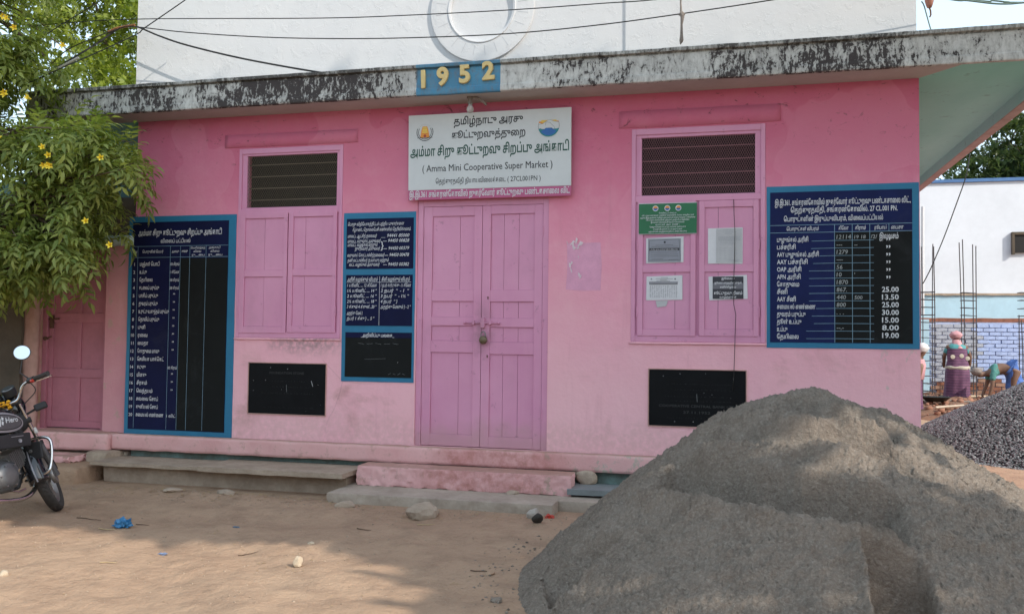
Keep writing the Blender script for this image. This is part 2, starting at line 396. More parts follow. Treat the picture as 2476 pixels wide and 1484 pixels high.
m_leaf = leafmat('shrub_leaf', (.14, .20, .05), (.38, .43, .13), .42)
m_leaf_y = leafmat('yellow_green_leaf', (.12, .17, .025), (.27, .32, .05), .45)  # plain yellow green foliage colour of the left trees
m_leaf_d = leafmat('dark_tree_leaf', (.035, .065, .02), (.10, .13, .04), .3)
m_bark = pm('bark', (.14, .10, .07), .3, 12, .9, .7, 30, bd=.01)
m_flower = pm('yellow_petal', (.85, .66, .05), .1, 20, .6, .1)
m_wire = pm('black_cable', (.012, .012, .012), .1, 20, .6, .1)
m_rope = pm('old_cloth_rope', (.22, .19, .17), .3, 40, .95, .8, 80, bd=.006)
m_paper = pm('white_paper', (.66, .66, .68), .06, 10, .8, .15); m_paperg = pm('grey_print', (.28, .29, .33), .1, 8, .8, .1)
m_paperpale = pm('pale_photocopy', (.48, .48, .49), .08, 9, .8, .1)
m_blackprint = pm('black_print', (.04, .04, .05), .3, 6, .7, .1); m_midprint = pm('mid_grey_print', (.15, .15, .17), .3, 6, .7, .1)
m_posterg = pm('green_poster_sheet', (.015, .14, .055), .1, 8, .5, .1)
m_gold = pm('cream_gold_numeral', (.66, .50, .22), .1, 15, .7, .3)

# ------------------------------------------------------------------ lettering
VS_L = {'\u0bc6', '\u0bc7', '\u0bc8'}
def tam(s):
    out = []
    for ch in s:
        if ch == '\u0bca': out.insert(len(out)-1, '\u0bc6'); out.append('\u0bbe')
        elif ch == '\u0bcb': out.insert(len(out)-1, '\u0bc7'); out.append('\u0bbe')
        elif ch in VS_L: out.insert(len(out)-1, ch)
        else: out.append(ch)
    return ''.join(out)
_txt = {}
def glyphs(s, bold=.012, shear=0.0, res=2):
    key = (s, bold, shear)
    if key in _txt: return _txt[key]
    c = bpy.data.curves.new('t', 'FONT'); c.body = tam(s); c.size = 1; c.bevel_depth = max(.006, bold*.62); c.bevel_resolution = 0; c.resolution_u = res; c.fill_mode = 'FRONT'; c.shear = shear
    o = bpy.data.objects.new('t', c); COL.objects.link(o)
    dg = bpy.context.evaluated_depsgraph_get(); me = bpy.data.meshes.new_from_object(o.evaluated_get(dg))
    V = np.zeros(len(me.vertices)*3, np.float32); me.vertices.foreach_get('co', V); V = V.reshape(-1, 3)
    Fs = [tuple(p.vertices) for p in me.polygons]
    bpy.data.objects.remove(o); bpy.data.curves.remove(c); bpy.data.meshes.remove(me)
    _txt[key] = (V, Fs); return V, Fs
class Board:
    """flat print on an upright rectangle x0..x1, z0..z1 at depth y; u to the right, v downwards"""
    def __init__(s, r, y, tilt=0.0): s.x0, s.x1, s.z0, s.z1 = r; s.y = y; s.mb = {}; s.tilt = tilt; s.W = s.x1-s.x0; s.H = s.z1-s.z0
    def P(s, u, v, off=0.0): return (s.x0+u*s.W, s.y-off-s.tilt*(1-v)*s.H, s.z1-v*s.H)
    def get(s, m): return s.mb.setdefault(m.name, (m, MB()))[1]
    def text(s, t, u, v, h, m, w=None, align='L', bold=.012, shear=0.0, rot=0.0, off=.0012):
        V, Fs = glyphs(t, bold, shear)
        if not len(V): return
        V = V.copy(); V[:, 0] -= V[:, 0].min(); V[:, 2] -= V[:, 2].min(); tw = V[:, 0].max() or 1
        sz = h*s.H/.72; sx = (w*s.W/tw) if w else sz
        X = V[:, 0]*sx; Z = V[:, 1]*sz; Yo = V[:, 2]*sz*.45
        X -= {'L': 0, 'C': tw*sx/2, 'R': tw*sx}[align]
        if rot: X, Z = X*math.cos(rot)-Z*math.sin(rot), X*math.sin(rot)+Z*math.cos(rot)
        bx = s.x0+u*s.W; bz = s.z1-v*s.H
        s.get(m).add([(bx+a, s.y-off+.0004-q-s.tilt*(bz+b-s.z0), bz+b) for a, b, q in zip(X, Z, Yo)], Fs)
    def bar(s, u0, v0, u1, v1, m, t=.0025, off=.0008):
        a = Vector(s.P(u0, v0, off)); b = Vector(s.P(u1, v1, off)); d = (b-a).normalized(); n = Vector((-d.z, 0, d.x))*t/2
        s.get(m).quad(a-n, b-n, b+n, a+n)
    def fill(s, u0, v0, u1, v1, m, off=.0006):
        s.get(m).quad(s.P(u0, v1, off), s.P(u1, v1, off), s.P(u1, v0, off), s.P(u0, v0, off))
    def disc(s, u, v, r, m, off=.001, n=20, a0=0, a1=2*math.pi, ri=0.0, squash=1.0):
        c = Vector(s.P(u, v, off)); pts = []
        for j in range(n+1):
            an = a0+(a1-a0)*j/n; pts.append(c+Vector((math.cos(an)*r, 0, math.sin(an)*r*squash)))
        if ri:
            q = [c+(p-c)*ri for p in pts]; s.get(m).add(pts+q, [(j, j+1, n+2+j, n+1+j) for j in range(n)])
        else:
            s.get(m).add([c]+pts, [(0, j+1, j+2) for j in range(n)])
    def poly(s, pts, m, off=.0015):
        s.get(m).add([s.P(u, v, off) for u, v in pts], [tuple(range(len(pts)))])
    def done(s, parent, name='lettering'):
        out = []
        for i, (k, (m, mb)) in enumerate(s.mb.items()):
            me = mb.mesh(name, recalc=False); out.append(tag(link(name, me, m, parent), kind='stuff'))
        return out

# ================================================================== GROUND
def smooth(a, b, x):
    t = np.clip((x-a)/(b-a), 0, 1); return t*t*(3-2*t)
def ground_z(X, Y):
    near = smooth(14, 6, np.abs(X)+np.abs(Y)*.6)
    z = fbm(X, Y, 5, .55)*.13*near + fbm(X+5, Y, 4, 3.0)*.040*near + (fbm(X, Y+9, 4, 9.0)*.016 + np.abs(fbm(X+2, Y, 3, 22.0))*.010)*near
    z = z*smooth(-.3, -1.5, Y) + .012*smooth(-.5, -1.4, Y)
    # ruts and footprints
    z -= .035*np.exp(-((Y+1.35+.15*np.sin(X*1.1))/.22)**2)*smooth(-6, -4.5, X)*smooth(-1.6, -2.4, X)
    z += .05*np.exp(-((Y+.80-.05*np.sin(X*2.3))/.14)**2)*smooth(-5.2, -4.8, X)*smooth(-3.0, -3.4, X)*(.6+1.2*fbm(X, Y, 4, 4.))
    z += .10*np.exp(-((X-4.3)/2.0)**2-((Y-10.5)/2.2)**2)*(1+2*fbm(X, Y, 4, 2.0))
    return z
def axis(a, b, fine, far):
    c = np.arange(a, b, fine); o = 1.0; left = []; right = []; st = fine
    while o < far:
        left.append(a-o); right.append(b+o); o *= 1.35
    return np.concatenate([left[::-1], c, right])
gx = axis(-8, 5, .035, 700); gy = axis(-6.6, 1.0, .035, 700)
GX, GY = np.meshgrid(gx, gy)
g = link('ground', gridmesh('ground', gx, gy, ground_z(GX, GY)), m_ground, smooth=True); tag(g, kind='structure')
def gzat(x, y): return float(ground_z(np.array([[x]], float), np.array([[y]], float))[0, 0])

# ================================================================== MAIN BUILDING
XL, XR, ZS, ZU = -5.56, 1.445, .397, 3.405
bld = thing('shop_building', 'pink single storey shop front with mauve door, two windows and white upper wall', 'building', (0, 0, 0))
# openings (x0 x1 z0 z1)
LW = rect((581, 362), (829, 349), (824, 818), (568, 816)); RW = rect((1531, 313.9), (1852, 298), (1849.7, 829), (1521.5, 826))
DR = rect((1010.4, 482), (1327, 480), (1322, 1091), (1000.8, 1076)); DR = (DR[0], DR[1], ZS, DR[3])
PL1 = rect((602, 877), (789, 880), (786, 1003), (601, 999)); PL2 = rect((1569, 892), (1804, 897), (1803, 1034), (1569, 1029))
def wall_open(x0, x1, z0, z1, ops, y, th):
    mb = MB(); xs = sorted({x0, x1, *[o[0] for o in ops], *[o[1] for o in ops]}); zs = sorted({z0, z1, *[o[2] for o in ops], *[o[3] for o in ops]})
    for a, b in zip(xs, xs[1:]):
        for c, d in zip(zs, zs[1:]):
            if any(o[0]-1e-6 <= a and b <= o[1]+1e-6 and o[2]-1e-6 <= c and d <= o[3]+1e-6 for o in ops): continue
            mb.quad((a, y, c), (b, y, c), (b, y, d), (a, y, d))
    for o in ops:
        a, b, c, d = o; Y = y+th
        mb.quad((a, y, c), (a, Y, c), (a, Y, d), (a, y, d)); mb.quad((b, y, c), (b, y, d), (b, Y, d), (b, Y, c))
        mb.quad((a, y, d), (a, Y, d), (b, Y, d), (b, y, d)); mb.quad((a, y, c), (b, y, c), (b, Y, c), (a, Y, c))
    return mb
mb = wall_open(XL, XR, .245, ZU, [LW, RW, DR], 0, .22)
mb.quad((XR, 0, .245), (XR, 8, .245), (XR, 8, ZU), (XR, 0, ZU)); mb.quad((XL, 0, .245), (XL, 0, ZU), (XL, 8, ZU), (XL, 8, .245))
mb.quad((XL, 8, .245), (XL, 8, ZU), (XR, 8, ZU), (XR, 8, .245))
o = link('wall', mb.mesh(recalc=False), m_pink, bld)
MB().quad((XL+.02, .9, 0), (XR-.02, .9, 0), (XR-.02, .9, ZU), (XL+.02, .9, ZU)).build('room_dark_sheet', m_dark, bld)  # black sheet: the unlit room painted behind the window mesh
MB().box(XL+.01, XR-.01, .012, 7.9, -.15, .243).build('base_course', pm('base_mixed', (.22, .20, .15), .5, 4, .9, .6, 25, c2=(.24, .38, .36)), bld)
# plinth band
link('plinth_band', rough_box(-5.70, 1.47, -.085, -.001, .247, ZS, .028, .006, 3, 6, .009), m_salmon, bld, smooth=True)
# canopy slab
EX = 2.40; YF = -.345; SL = -6.55
cn = MB().box(SL, EX-.001, YF+.03, 8.3, ZU, 3.60).build('canopy', m_teal, bld)
MB().quad((SL, YF+.035, ZU-.003), (XR+.25, YF+.035, ZU-.003), (XR-.0, -.001, ZU-.003), (SL, -.001, ZU-.003)).build('soffit_strip', m_soffit, cn)
mbf = MB(); N = 220
def fasc(x0, x1, mat, nm):
    n = max(2, int((x1-x0)/.035)); prof = [(YF+.036, ZU-.008), (YF+.004, ZU-.006), (YF+.0, ZU+.004), (YF, 3.452), (YF+.008, 3.458), (YF+.008, 3.612), (YF+.022, 3.616), (YF+.022, 3.626), (YF-.014, 3.630), (YF-.016, 3.652), (YF-.006, 3.660), (YF+.16, 3.664)]
    V = []; Fc = []
    for i in range(n+1):
        x = x0+(x1-x0)*i/n
        for j, (y, z) in enumerate(prof):
            q = mn.noise_vector(Vector((x*7, y*9, z*23)))*.0035; q2 = mn.noise(Vector((x*1.3, 3, 1)))*.004
            V.append((x, y+q.y, z+q.z*.8+q2))
    m_ = len(prof)
    for i in range(n):
        for j in range(m_-1): Fc.append((i*m_+j, (i+1)*m_+j, (i+1)*m_+j+1, i*m_+j+1))
    me = bpy.data.meshes.new(nm); me.from_pydata(V, [], Fc); me.update(); me.flip_normals() if False else None
    return link(nm, me, mat, cn)
fasc(SL, -2.575, m_fascia, 'fascia'); fasc(-2.575, -1.835, m_fasciab, 'year_panel'); fasc(-1.835, EX, m_fascia, 'fascia')
MB().box(SL+.0, EX-.002, YF+.165, 8.3, 3.60, 3.655).build('slab_top', m_conc, cn)
MB().box(2.312, EX, YF+.04, 8.3, 3.306, ZU+.002).build('edge_beam', m_teal, cn); MB().box(2.318, EX+.006, YF+.045, 8.3, 3.298, 3.305).build('beam_underside', m_beam, cn)
# year numerals
for ch, (px, py) in zip('1952', ((1020, 213), (1071, 206), (1124, 200), (1181, 192))):
    c = wy(px, py, YF); cv = bpy.data.curves.new('t', 'FONT'); cv.body = ch; cv.size = .205; cv.offset = .004; cv.extrude = .009; cv.bevel_depth = .005; cv.bevel_resolution = 2; cv.resolution_u = 4
    ob = bpy.data.objects.new('t', cv); COL.objects.link(ob); dg = bpy.context.evaluated_depsgraph_get(); me = bpy.data.meshes.new_from_object(ob.evaluated_get(dg)); bpy.data.objects.remove(ob)
    me.transform(Matrix.Translation((c.x-.05+(.015 if ch == '1' else 0), YF-.002, c.z)) @ Matrix.Rotation(R(-2), 4, 'Y') @ Matrix.Scale(1.0, 4) @ Matrix.Rotation(R(90), 4, 'X'))
    me.materials.clear(); link('numeral', me, m_gold, cn)
# upper storey
up = MB().box(-5.60, 1.43, .0, 8, 3.66, 7.4).build('upper_wall', m_white, bld)
# ring relief
rc = Vector((-2.095, 0, 4.235)); RO, RI = .470, .285
ring = MB().lathe([(RI, -.0), (RI, -.032), (RI+.020, -.037), (RI+.025, -.028), (RO-.015, -.028), (RO, -.026), (RO, .0)], (rc.x, 0, rc.z), 'y', 96).build('relief_ring', m_white, up, autosm=True)
jm = MB()
for a in range(0, 360, 15):
    an = R(a+5); ca, sa = math.cos(an), math.sin(an); r0, r1 = RI+.045, RO-.045; t = .0018
    jm.quad((rc.x+ca*r0-sa*t, -.0292, rc.z+sa*r0+ca*t), (rc.x+ca*r0+sa*t, -.0292, rc.z+sa*r0-ca*t), (rc.x+ca*r1+sa*t, -.0292, rc.z+sa*r1-ca*t), (rc.x+ca*r1-sa*t, -.0292, rc.z+sa*r1+ca*t))
tag(jm.build('joint_line', pm('joint_grout', (.42, .43, .45), .1), up), kind='stuff')  # thin grey joint lines across the ring
MB().lathe([(RI-.002, -.002), (.0, -.002)], (rc.x, 0, rc.z), 'y', 64).build('relief_centre', m_white, up)
# window lintels
def slab_relief(tl, tr, br, bl, nm, d=.009):
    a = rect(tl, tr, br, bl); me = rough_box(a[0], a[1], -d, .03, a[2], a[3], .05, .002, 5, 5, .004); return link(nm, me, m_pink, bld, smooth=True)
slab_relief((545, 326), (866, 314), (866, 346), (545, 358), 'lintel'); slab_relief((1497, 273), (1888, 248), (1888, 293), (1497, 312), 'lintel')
# window sills
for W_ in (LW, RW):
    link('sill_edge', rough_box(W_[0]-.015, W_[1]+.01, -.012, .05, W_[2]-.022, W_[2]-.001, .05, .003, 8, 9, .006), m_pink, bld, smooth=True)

# ------------------------------------------------------------------ joinery
def frame(name, r, wl, wt, wb, y0, y1, m, parent, bars=()):
    x0, x1, z0, z1 = r; mb = MB(); mb.box(x0+.001, x0+wl, y0, y1, z0+.001, z1-.001); mb.box(x1-wl, x1-.001, y0, y1, z0+.001, z1-.001)
    mb.box(x0+wl, x1-wl, y0+.002, y1, z1-wt, z1-.001)
    if wb: mb.box(x0+wl, x1-wl, y0+.002, y1, z0+.001, z0+wb)
    for z, h in bars: mb.box(x0+wl, x1-wl, y0+.001, y1, z-h/2, z+h/2)
    return mb.build(name, m, parent, bevel=.003)
def leaf_panel(name, r, y, st, rails, parent, groove=(), th=.032, depth=.014):
    """a framed leaf: r = rectangle, st = stile width (left, right), rails = [(z0,z1)], panels between rails made of planks"""
    x0, x1, z0, z1 = r; lf = MB()
    lf.box(x0, x0+st[0], y, y+th, z0, z1); lf.box(x1-st[1], x1, y, y+th, z0, z1)
    for i, (a, b) in enumerate(rails): lf.box(x0+st[0], x1-st[1], y+.0012*(i % 2+1), y+th, a, b)
    o = lf.build(name, m_paint, parent, bevel=.0025)
    for i in range(len(rails)-1):
        a, b = rails[i][1], rails[i+1][0]; xa, xb = x0+st[0], x1-st[1]; cuts = [0, *groove, 1]
        for c, d in zip(cuts, cuts[1:]):
            off = depth+random.uniform(-.0012, .0012)
            MB().box(xa+(xb-xa)*c+.0012, xa+(xb-xa)*d-.0012, y+off, y+th-.004, a+.001, b-.001).build('plank', m_paint, o, bevel=.0015)
    return o
def hinge(x, z, y, parent, m=None):
    mb = MB(); h = .085
    for k in range(5): mb.lathe([(.0, 0), (.0065, 0.001), (.0065, h/5-.002), (0, h/5-.001)], (x, y, z-h/2+k*h/5), 'z', 8)
    return mb.build('hinge', m or m_paint, parent, smooth=False)
# door
dfr = frame('door_frame', DR, .052, .055, 0, .012, .10, m_paint, bld)
LL = (DR[0]+.054, 0, ZS+.006, DR[3]-.057); xm = (wy(1165, 500).x+wy(1159, 1082).x)/2; xe = DR[1]-.054
def zd(py_rel, top, bot):    # door zoom picture row -> height
    return bot+(top-bot)*(1-(py_rel))
zt, zb = LL[3], LL[2]; Hh = zt-zb
def zf(a): return zb+Hh*(1-a)
# rails as fractions of leaf height, from the top
RL = [(1.0, .965), (.643-.0, .0)]
railsL = [(zf(1), zf(.952)), (zf(.612), zf(.563)), (zf(.500), zf(.463)), (zf(.398), zf(.350)), (zf(.040), zf(0))]
railsR = [(zf(1), zf(.955)), (zf(.617), zf(.567)), (zf(.505), zf(.468)), (zf(.400), zf(.352)), (zf(.036), zf(0))]
dl = leaf_panel('door_leaf', (LL[0], xm-.002, zb, zt), .020, (.082, .072), railsL, bld, (.66,))
dr = leaf_panel('door_leaf', (xm+.002, xe, zb, zt), .018, (.075, .072), railsR, bld, (.30, .64))
for x, q in ((LL[0]-.004, dl), (xe+.004, dr)):
    for f_ in (.11, .49, .86): hinge(x, zf(f_), .012, q)
# slide bolt
bz = zf(.487); bb = MB(); bb.tube([(xm-.15, .0, bz), (xm+.16, .0, bz-.003)], .007, 8); bb.lathe([(0, 0), (.013, .002), (.013, .016), (0, .018)], (xm-.155, .0, bz), 'x', 8); bb.lathe([(0, 0), (.012, .002), (.012, .016), (0, .018)], (xm+.155, .0, bz-.003), 'x', 8)
bb.build('slide_bolt', m_paint, dr, smooth=True)
MB().box(xm-.0, xm+.035, -.006, .018, bz-.045, bz+.045).build('bolt_plate', m_paint, dr, bevel=.003)
for u_ in (-.065, .085): MB().box(xm+u_-.01, xm+u_+.01, -.012, .019, bz-.018, bz+.018).build('bolt_guide', m_paint, dr, bevel=.003)
for z_ in (zf(.383), zf(.625)):
    MB().box(xm+.055, xm+.062, .0125, .018, z_-.014, z_+.002).lathe([(0, -.001), (.006, 0), (.006, .004)], (xm+.0585, .0125, z_+.004), 'y', 8).build('keyhole', m_rust, dr)
# padlock (hangs from the bolt plate)
pk = thing('padlock', 'old round brass padlock hanging on the mauve double door', 'padlock', (xm+.028, -.012, bz-.13))
MB().lathe([(0, -.014), (.030, -.013), (.036, -.006), (.036, .006), (.030, .012), (0, .013)], (xm+.028, -.014, bz-.150), 'y', 20).build('body', pm('tarnished_brass', (.16, .12, .075), .35, 30, .5, .3, metal=.6), pk, smooth=True)
MB().tube([(xm+.028+math.cos(a)*.021, -.014, bz-.112+math.sin(a)*.035) for a in np.linspace(-.6, math.pi+.6, 14)], .0048, 8).build('shackle', m_steel, pk, smooth=True)
# windows
def mesh_grille(r, y, parent, cw=.0185, ch=.036, t=.0022):
    x0, x1, z0, z1 = r; V = []; Fc = []
    nx = int((x1-x0)/cw); nz = int((z1-z0)/ch*2); cw = (x1-x0)/nx; hz = (z1-z0)/nz
    for j in range(nz):
        for i in range(nx*2):
            a = (x0+i*cw/2, z0+j*hz); up_ = (i+j) % 2 == 0
            p = (a[0], a[1]) if up_ else (a[0], a[1]+hz); q = (a[0]+cw/2, a[1]+hz) if up_ else (a[0]+cw/2, a[1])
            n = len(V); d = .001 if up_ else 0; hw = t*.62
            V += [(p[0]-hw, y-d, p[1]), (p[0]+hw, y-d, p[1]), (q[0]+hw, y-d, q[1]), (q[0]-hw, y-d, q[1])]; Fc.append((n, n+1, n+2, n+3))
    me = npmesh('grille', V, Fc); o = link('expanded_mesh', me, None, parent); o['kind'] = 'stuff'; return o
m_mesh1 = pm('painted_mesh_dull', (.15, .12, .085), .2, 30, .7, .1); m_mesh2 = pm('painted_mesh', (.25, .125, .14), .2, 30, .7, .1)
def window(r, zsplit, grille, mmesh, split, lab, bars, wl):
    fr = frame('window_frame', r, wl, .05, .055, -.006, .09, m_paint, bld, [(zsplit, .05)]); fr['label'] = lab
    gr = mesh_grille(grille, .022, fr); gr.data.materials.append(mmesh)
    x0, x1 = grille[0]-.003, grille[1]+.003
    fi = MB(); w_ = .018; a, b, c, d = grille
    fi.box(r[0]+wl, a+.004, .008, .05, c, d).box(b-.004, r[1]-wl, .008, .05, c, d)
    if d < r[3]-.05: fi.box(r[0]+wl, r[1]-wl, .008, .05, d, r[3]-.049)
    if c > zsplit+.025: fi.box(r[0]+wl, r[1]-wl, .009, .05, zsplit+.024, c)
    fi.build('inner_frame', m_paint, fr, bevel=.002)
    for k in range(bars):
        z = c+(d-c)*(k+.7)/(bars+.4); MB().tube([(a, .06, z), (b, .06, z)], .005, 6).build('security_bar', mmesh, fr)
    return fr
GL = rect((597.7, 377), (815.5, 369.4), (814, 497), (593.6, 502)); GR = rect((1551, 335), (1827.6, 321), (1827.3, 464.2), (1549.6, 474.3))
wfl = window(LW, wy(700, 508).z-.006, GL, m_mesh1, None, 'smaller left window frame with fine mesh above closed shutters', 4, .032)
wfr = window(RW, wy(1690, 477).z-.004, GR, m_mesh2, None, 'larger right window frame with diamond mesh above shutters carrying notices', 4, .036)
def shutters(r, q1, q2, rails, fr, g1, g2, st):
    out = []
    for q, gv in ((q1, g1), (q2, g2)):
        a = rect(*q); H_ = a[3]-a[2]
        rl = [(a[2]+H_*(1-f1), a[2]+H_*(1-f0)) for f0, f1 in rails][::-1]
        s = leaf_panel('window_shutter', a, -.012, st, rl, bld, gv, .03, .013); out.append(s)
    a1 = rect(*q1); a2 = rect(*q2); x0_, x1_ = r[0]+.03, r[1]-.03; MB().box((a1[1]+a2[0])/2-.03, (a1[1]+a2[0])/2+.03, .012, .04, r[2]+.05, a1[3]+.03).box(x0_, a1[0]+.03, .011, .04, r[2]+.05, a1[3]+.03).box(a2[1]-.03, x1_, .011, .04, r[2]+.05, a1[3]+.03).build('shutter_stop', m_paint, bld)
    return out
sl = shutters(LW, ((582.6, 515.6), (695, 513), (694, 804), (579, 806)), ((698, 511), (815, 508.5), (812, 804), (696, 804)), [(0, .048), (.48, .535), (.945, 1)], wfl, (.5,), (.3,), (.048, .038))
sr = shutters(RW, ((1543, 489.5), (1686, 485.5), (1677.5, 813), (1540, 811)), ((1691, 486.7), (1834.6, 482), (1834, 813.5), (1689.5, 812)), [(0, .05), (.475, .528), (.95, 1)], wfr, (.68,), (.28,), (.045, .042))
for W_, S_ in ((LW, sl), (RW, sr)):
    for z_ in (.2, .78):
        zz = S_[0].data.vertices[0].co.z
        b0 = W_[2]+.06; b1 = W_[2]+1.05
        hinge(min(v.co.x for v in S_[0].data.vertices)-.003, b0+(b1-b0)*z_*.95, -.012, S_[0]); hinge(max(v.co.x for v in S_[1].data.vertices)+.003, b0+(b1-b0)*z_*.95, -.012, S_[1])

# ------------------------------------------------------------------ painted boards
def board(tl, tr, br, bl, lab, fields):
    a = rect(tl, tr, br, bl); b = link('painted_board', rough_box(a[0], a[1], -.006, .004, a[2], a[3], .06, .0022, int(abs(a[0]*10)), 5, .002), m_border, bld); b['label'] = lab; out = []
    for q, m in fields:
        c = rect(*q); link('board_field', rough_box(c[0], c[1], -.0092, -.002, c[2], c[3], .2, .0006, 2, 4, .001), m, b); out.append(Board(c, -.0098))
    return b, out
# left price list
b1, (B,) = board((315.6, 528), (570.9, 514.5), (563, 1058.3), (299, 1046.6), 'tall navy price list of twenty numbered goods in a blue border, at the left corner', [((325.5, 544.6), (568-5, 527), (545-3, 1046), (307, 1041)), m_navy] and [(((323, 542), (556, 529), (542, 1046), (310, 1035)), m_navy)])
B.text('அம்மா சிறு கூட்டுறவு சிறப்பு அங்காடி', .06, .065, .026, m_letter, w=.87, bold=.022); B.text('விலைப் பட்டியல்', .30, .102, .018, m_letter, w=.31, bold=.02)
B.fill(.505, .178, .997, .997, m_black, .0004)
for v in (.118, .172): B.bar(0, v, 1, v, m_line, .003, .0010)
for u in (.062, .405, .510, .608, .775): B.bar(u, .118, u, .995, m_line, .003, .0010)
B.text('வ.எ', .005, .150, .012, m_letter, w=.05); B.text('பொருளின் பெயர்', .11, .150, .013, m_letter, w=.22); B.text('அளவு', .42, .150, .012, m_letter, w=.075); B.text('MRP', .525, .150, .011, m_letter, w=.06)
B.text('வெளிச்சந்தை', .615, .133, .009, m_letter, w=.15, shear=.25); B.text('விலை', .645, .150, .010, m_letter, w=.08, shear=.25); B.text('ரு__பை', .63, .167, .010, m_letter, w=.13)
B.text('அங்காடி', .80, .133, .010, m_letter, w=.12, shear=.25); B.text('விலை', .82, .150, .010, m_letter, w=.09, shear=.25); B.text('ரு__பை', .80, .167, .010, m_letter, w=.14)
rows = [('மஞ்சள் பொடி', '100 கிராம்', .21), ('உப்பு', '1 கிலோ', .075), ('தேயிலை', '100 கிராம்', .14), ('கடலைப் பருப்பு', '500 கிராம்', .21), ('பாசிப் பருப்பு', '”', .20), ('துவரம் பருப்பு', '”', .20), ('உருட்டு உளுந்தம் பருப்பு', '”', .32), ('தொலிப் பருப்பு', '”', .22), ('புளி', '”', .075), ('ரவை', '”', .10), ('மைதா', '”', .11), ('கோதுமை மாவு', '”', .23), ('சேமியா பாக்கெட்', '', .28), ('கடுகு', '100 கிராம்', .09), ('மிளகு', '”', .10), ('சீரகம்', '”', .11), ('வெந்தயம்', '”', .17), ('சலவை சோப்', '', .23), ('குளியல் சோப்', '', .23), ('சமையல் எண்ணை', '1 லிட்', .29)]
for i, (a_, q_, w_) in enumerate(rows):
    v = .212+i*.0382; B.text(str(i+1), .028, v, .0155, m_letter, align='C', bold=.018); B.text(a_, .085, v, .0175, m_letter, w=w_, bold=.022)
    if q_: B.text(q_, .455, v, .0135 if q_ != '”' else .02, m_letter, w=(.095 if q_ != '”' else None), align='C', bold=.016)
B.done(b1)
# middle notice board, three fields
b2, (B1, B2, B3) = board((833, 514.5), (1007, 512.4), (1000, 924), (824.2, 922.4), 'narrow middle notice board of three stacked panels with phone numbers and rations, left of the door', [
    (((839, 528), (1001, 528), (1000, 649.5), (838, 651)), m_navy), (((838, 665), (998.5, 664), (997, 788), (836, 787.5)), m_navy), (((835, 803), (996.5, 804), (995, 912), (835, 912)), m_black)])
T = [('பொது விநியோகத்திட்டம் பற்றிய புகார்களை', .02, .14, .84), ('கீழ்கண்ட தொலைபேசி எண்களில் தெரிவிக்கலாம்.', .09, .25, .87), ('மாவட்ட ஆட்சித் தலைவர்', .02, .375, .44), ('மாவட்ட வருவாய் அலுவலர்', .02, .475, .50), ('மாவட்ட வழங்கல் மற்றும்', .02, .55, .45), ('நுகர்வோர் அலுவலர்', .13, .625, .38), ('வருவாய் கோட்டாச்சித்தலைவர்', .02, .755, .56), ('தனி வட்டாச்சியர் (த.வா.வு) மற்றும்', .02, .855, .62), ('வட்ட வழங்கல் அலுவலர்', .05, .94, .46)]
for t, u, v, w_ in T: B1.text(t, u, v, .062, m_letter, w=w_, shear=.3, bold=.016)
for t, u, v in (('__ 94441 85000', .52, .375), ('--- 94450 00828', .55, .475), ('--- 94450 00379', .56, .625), ('--- 94450 00478', .58, .755), ('--- 94450 00382', .56, .94)): B1.text(t, u, v, .065, m_letter, w=.86-u+.08, shear=.3, bold=.016)
B1.text('}', .52, .60, .14, m_letter)
B1.done(b2)
B2.text('அரிசி வழங்கும் விபரம்', .02, .12, .07, m_letter, w=.46, shear=.25, bold=.02); B2.text('சீனி வழங்கும் விபரம்', .54, .12, .07, m_letter, w=.42, shear=.25, bold=.02)
B2.bar(.01, .145, .98, .145, m_letter, .003); B2.bar(.51, .03, .51, .99, m_letter, .003)
for i, (a_, b_) in enumerate((('1 யூனிட் .... 12 கிலோ', '1 நபர் கார்டுக்கு - ½ கிலோ'), ('1½ யூனிட் .... 14 ”', '2 நபர்  ”  - 1  ”'), ('2 யூனிட் .... 16 ”', '3 நபர்  ”  - 1½ ”'), ('2½ யூனிட் .... 18 ”', '4 நபர்  ” }'), ('3 க்கும் 4 க்குள்...20 ”', 'அதற்கு மேலும் } - 2 ”'), ('அதற்கு மேல் }', ''), ('நபர் 1 க்கு } ... 5 ”', ''))):
    v = .235+i*.105+(.02 if i > 4 else 0)
    B2.text(a_, .02, v, .062, m_letter, w=(.45 if i < 5 else .24 if i == 5 else .42), shear=.2, bold=.018)
    if b_: B2.text(b_, .53, v, .062, m_letter, w=(.45 if i in (0, 4) else .42 if i < 3 else .25), shear=.2, bold=.018)
B2.done(b2)
B3.fill(.005, .005, .995, .12, m_navy, .0004); B3.text('_அறிவிப்பு பலகை_', .24, .10, .072, m_letter, w=.50, bold=.03)
for k in range(5):
    u = .2+.13*k; B3.bar(u, .24+.02*(k % 2), u+.09, .25+.015*((k+1) % 2), m_chalk, .0012)
for k in range(4): B3.bar(.66+.07*k, .93-.02*(k % 2), .70+.07*k, .90+.03*(k % 2), m_chalk, .0015)
B3.bar(.30, .60, .62, .58, m_chalk, .001); B3.disc(.80, .66, .003, m_letter, n=8)
B3.done(b2)
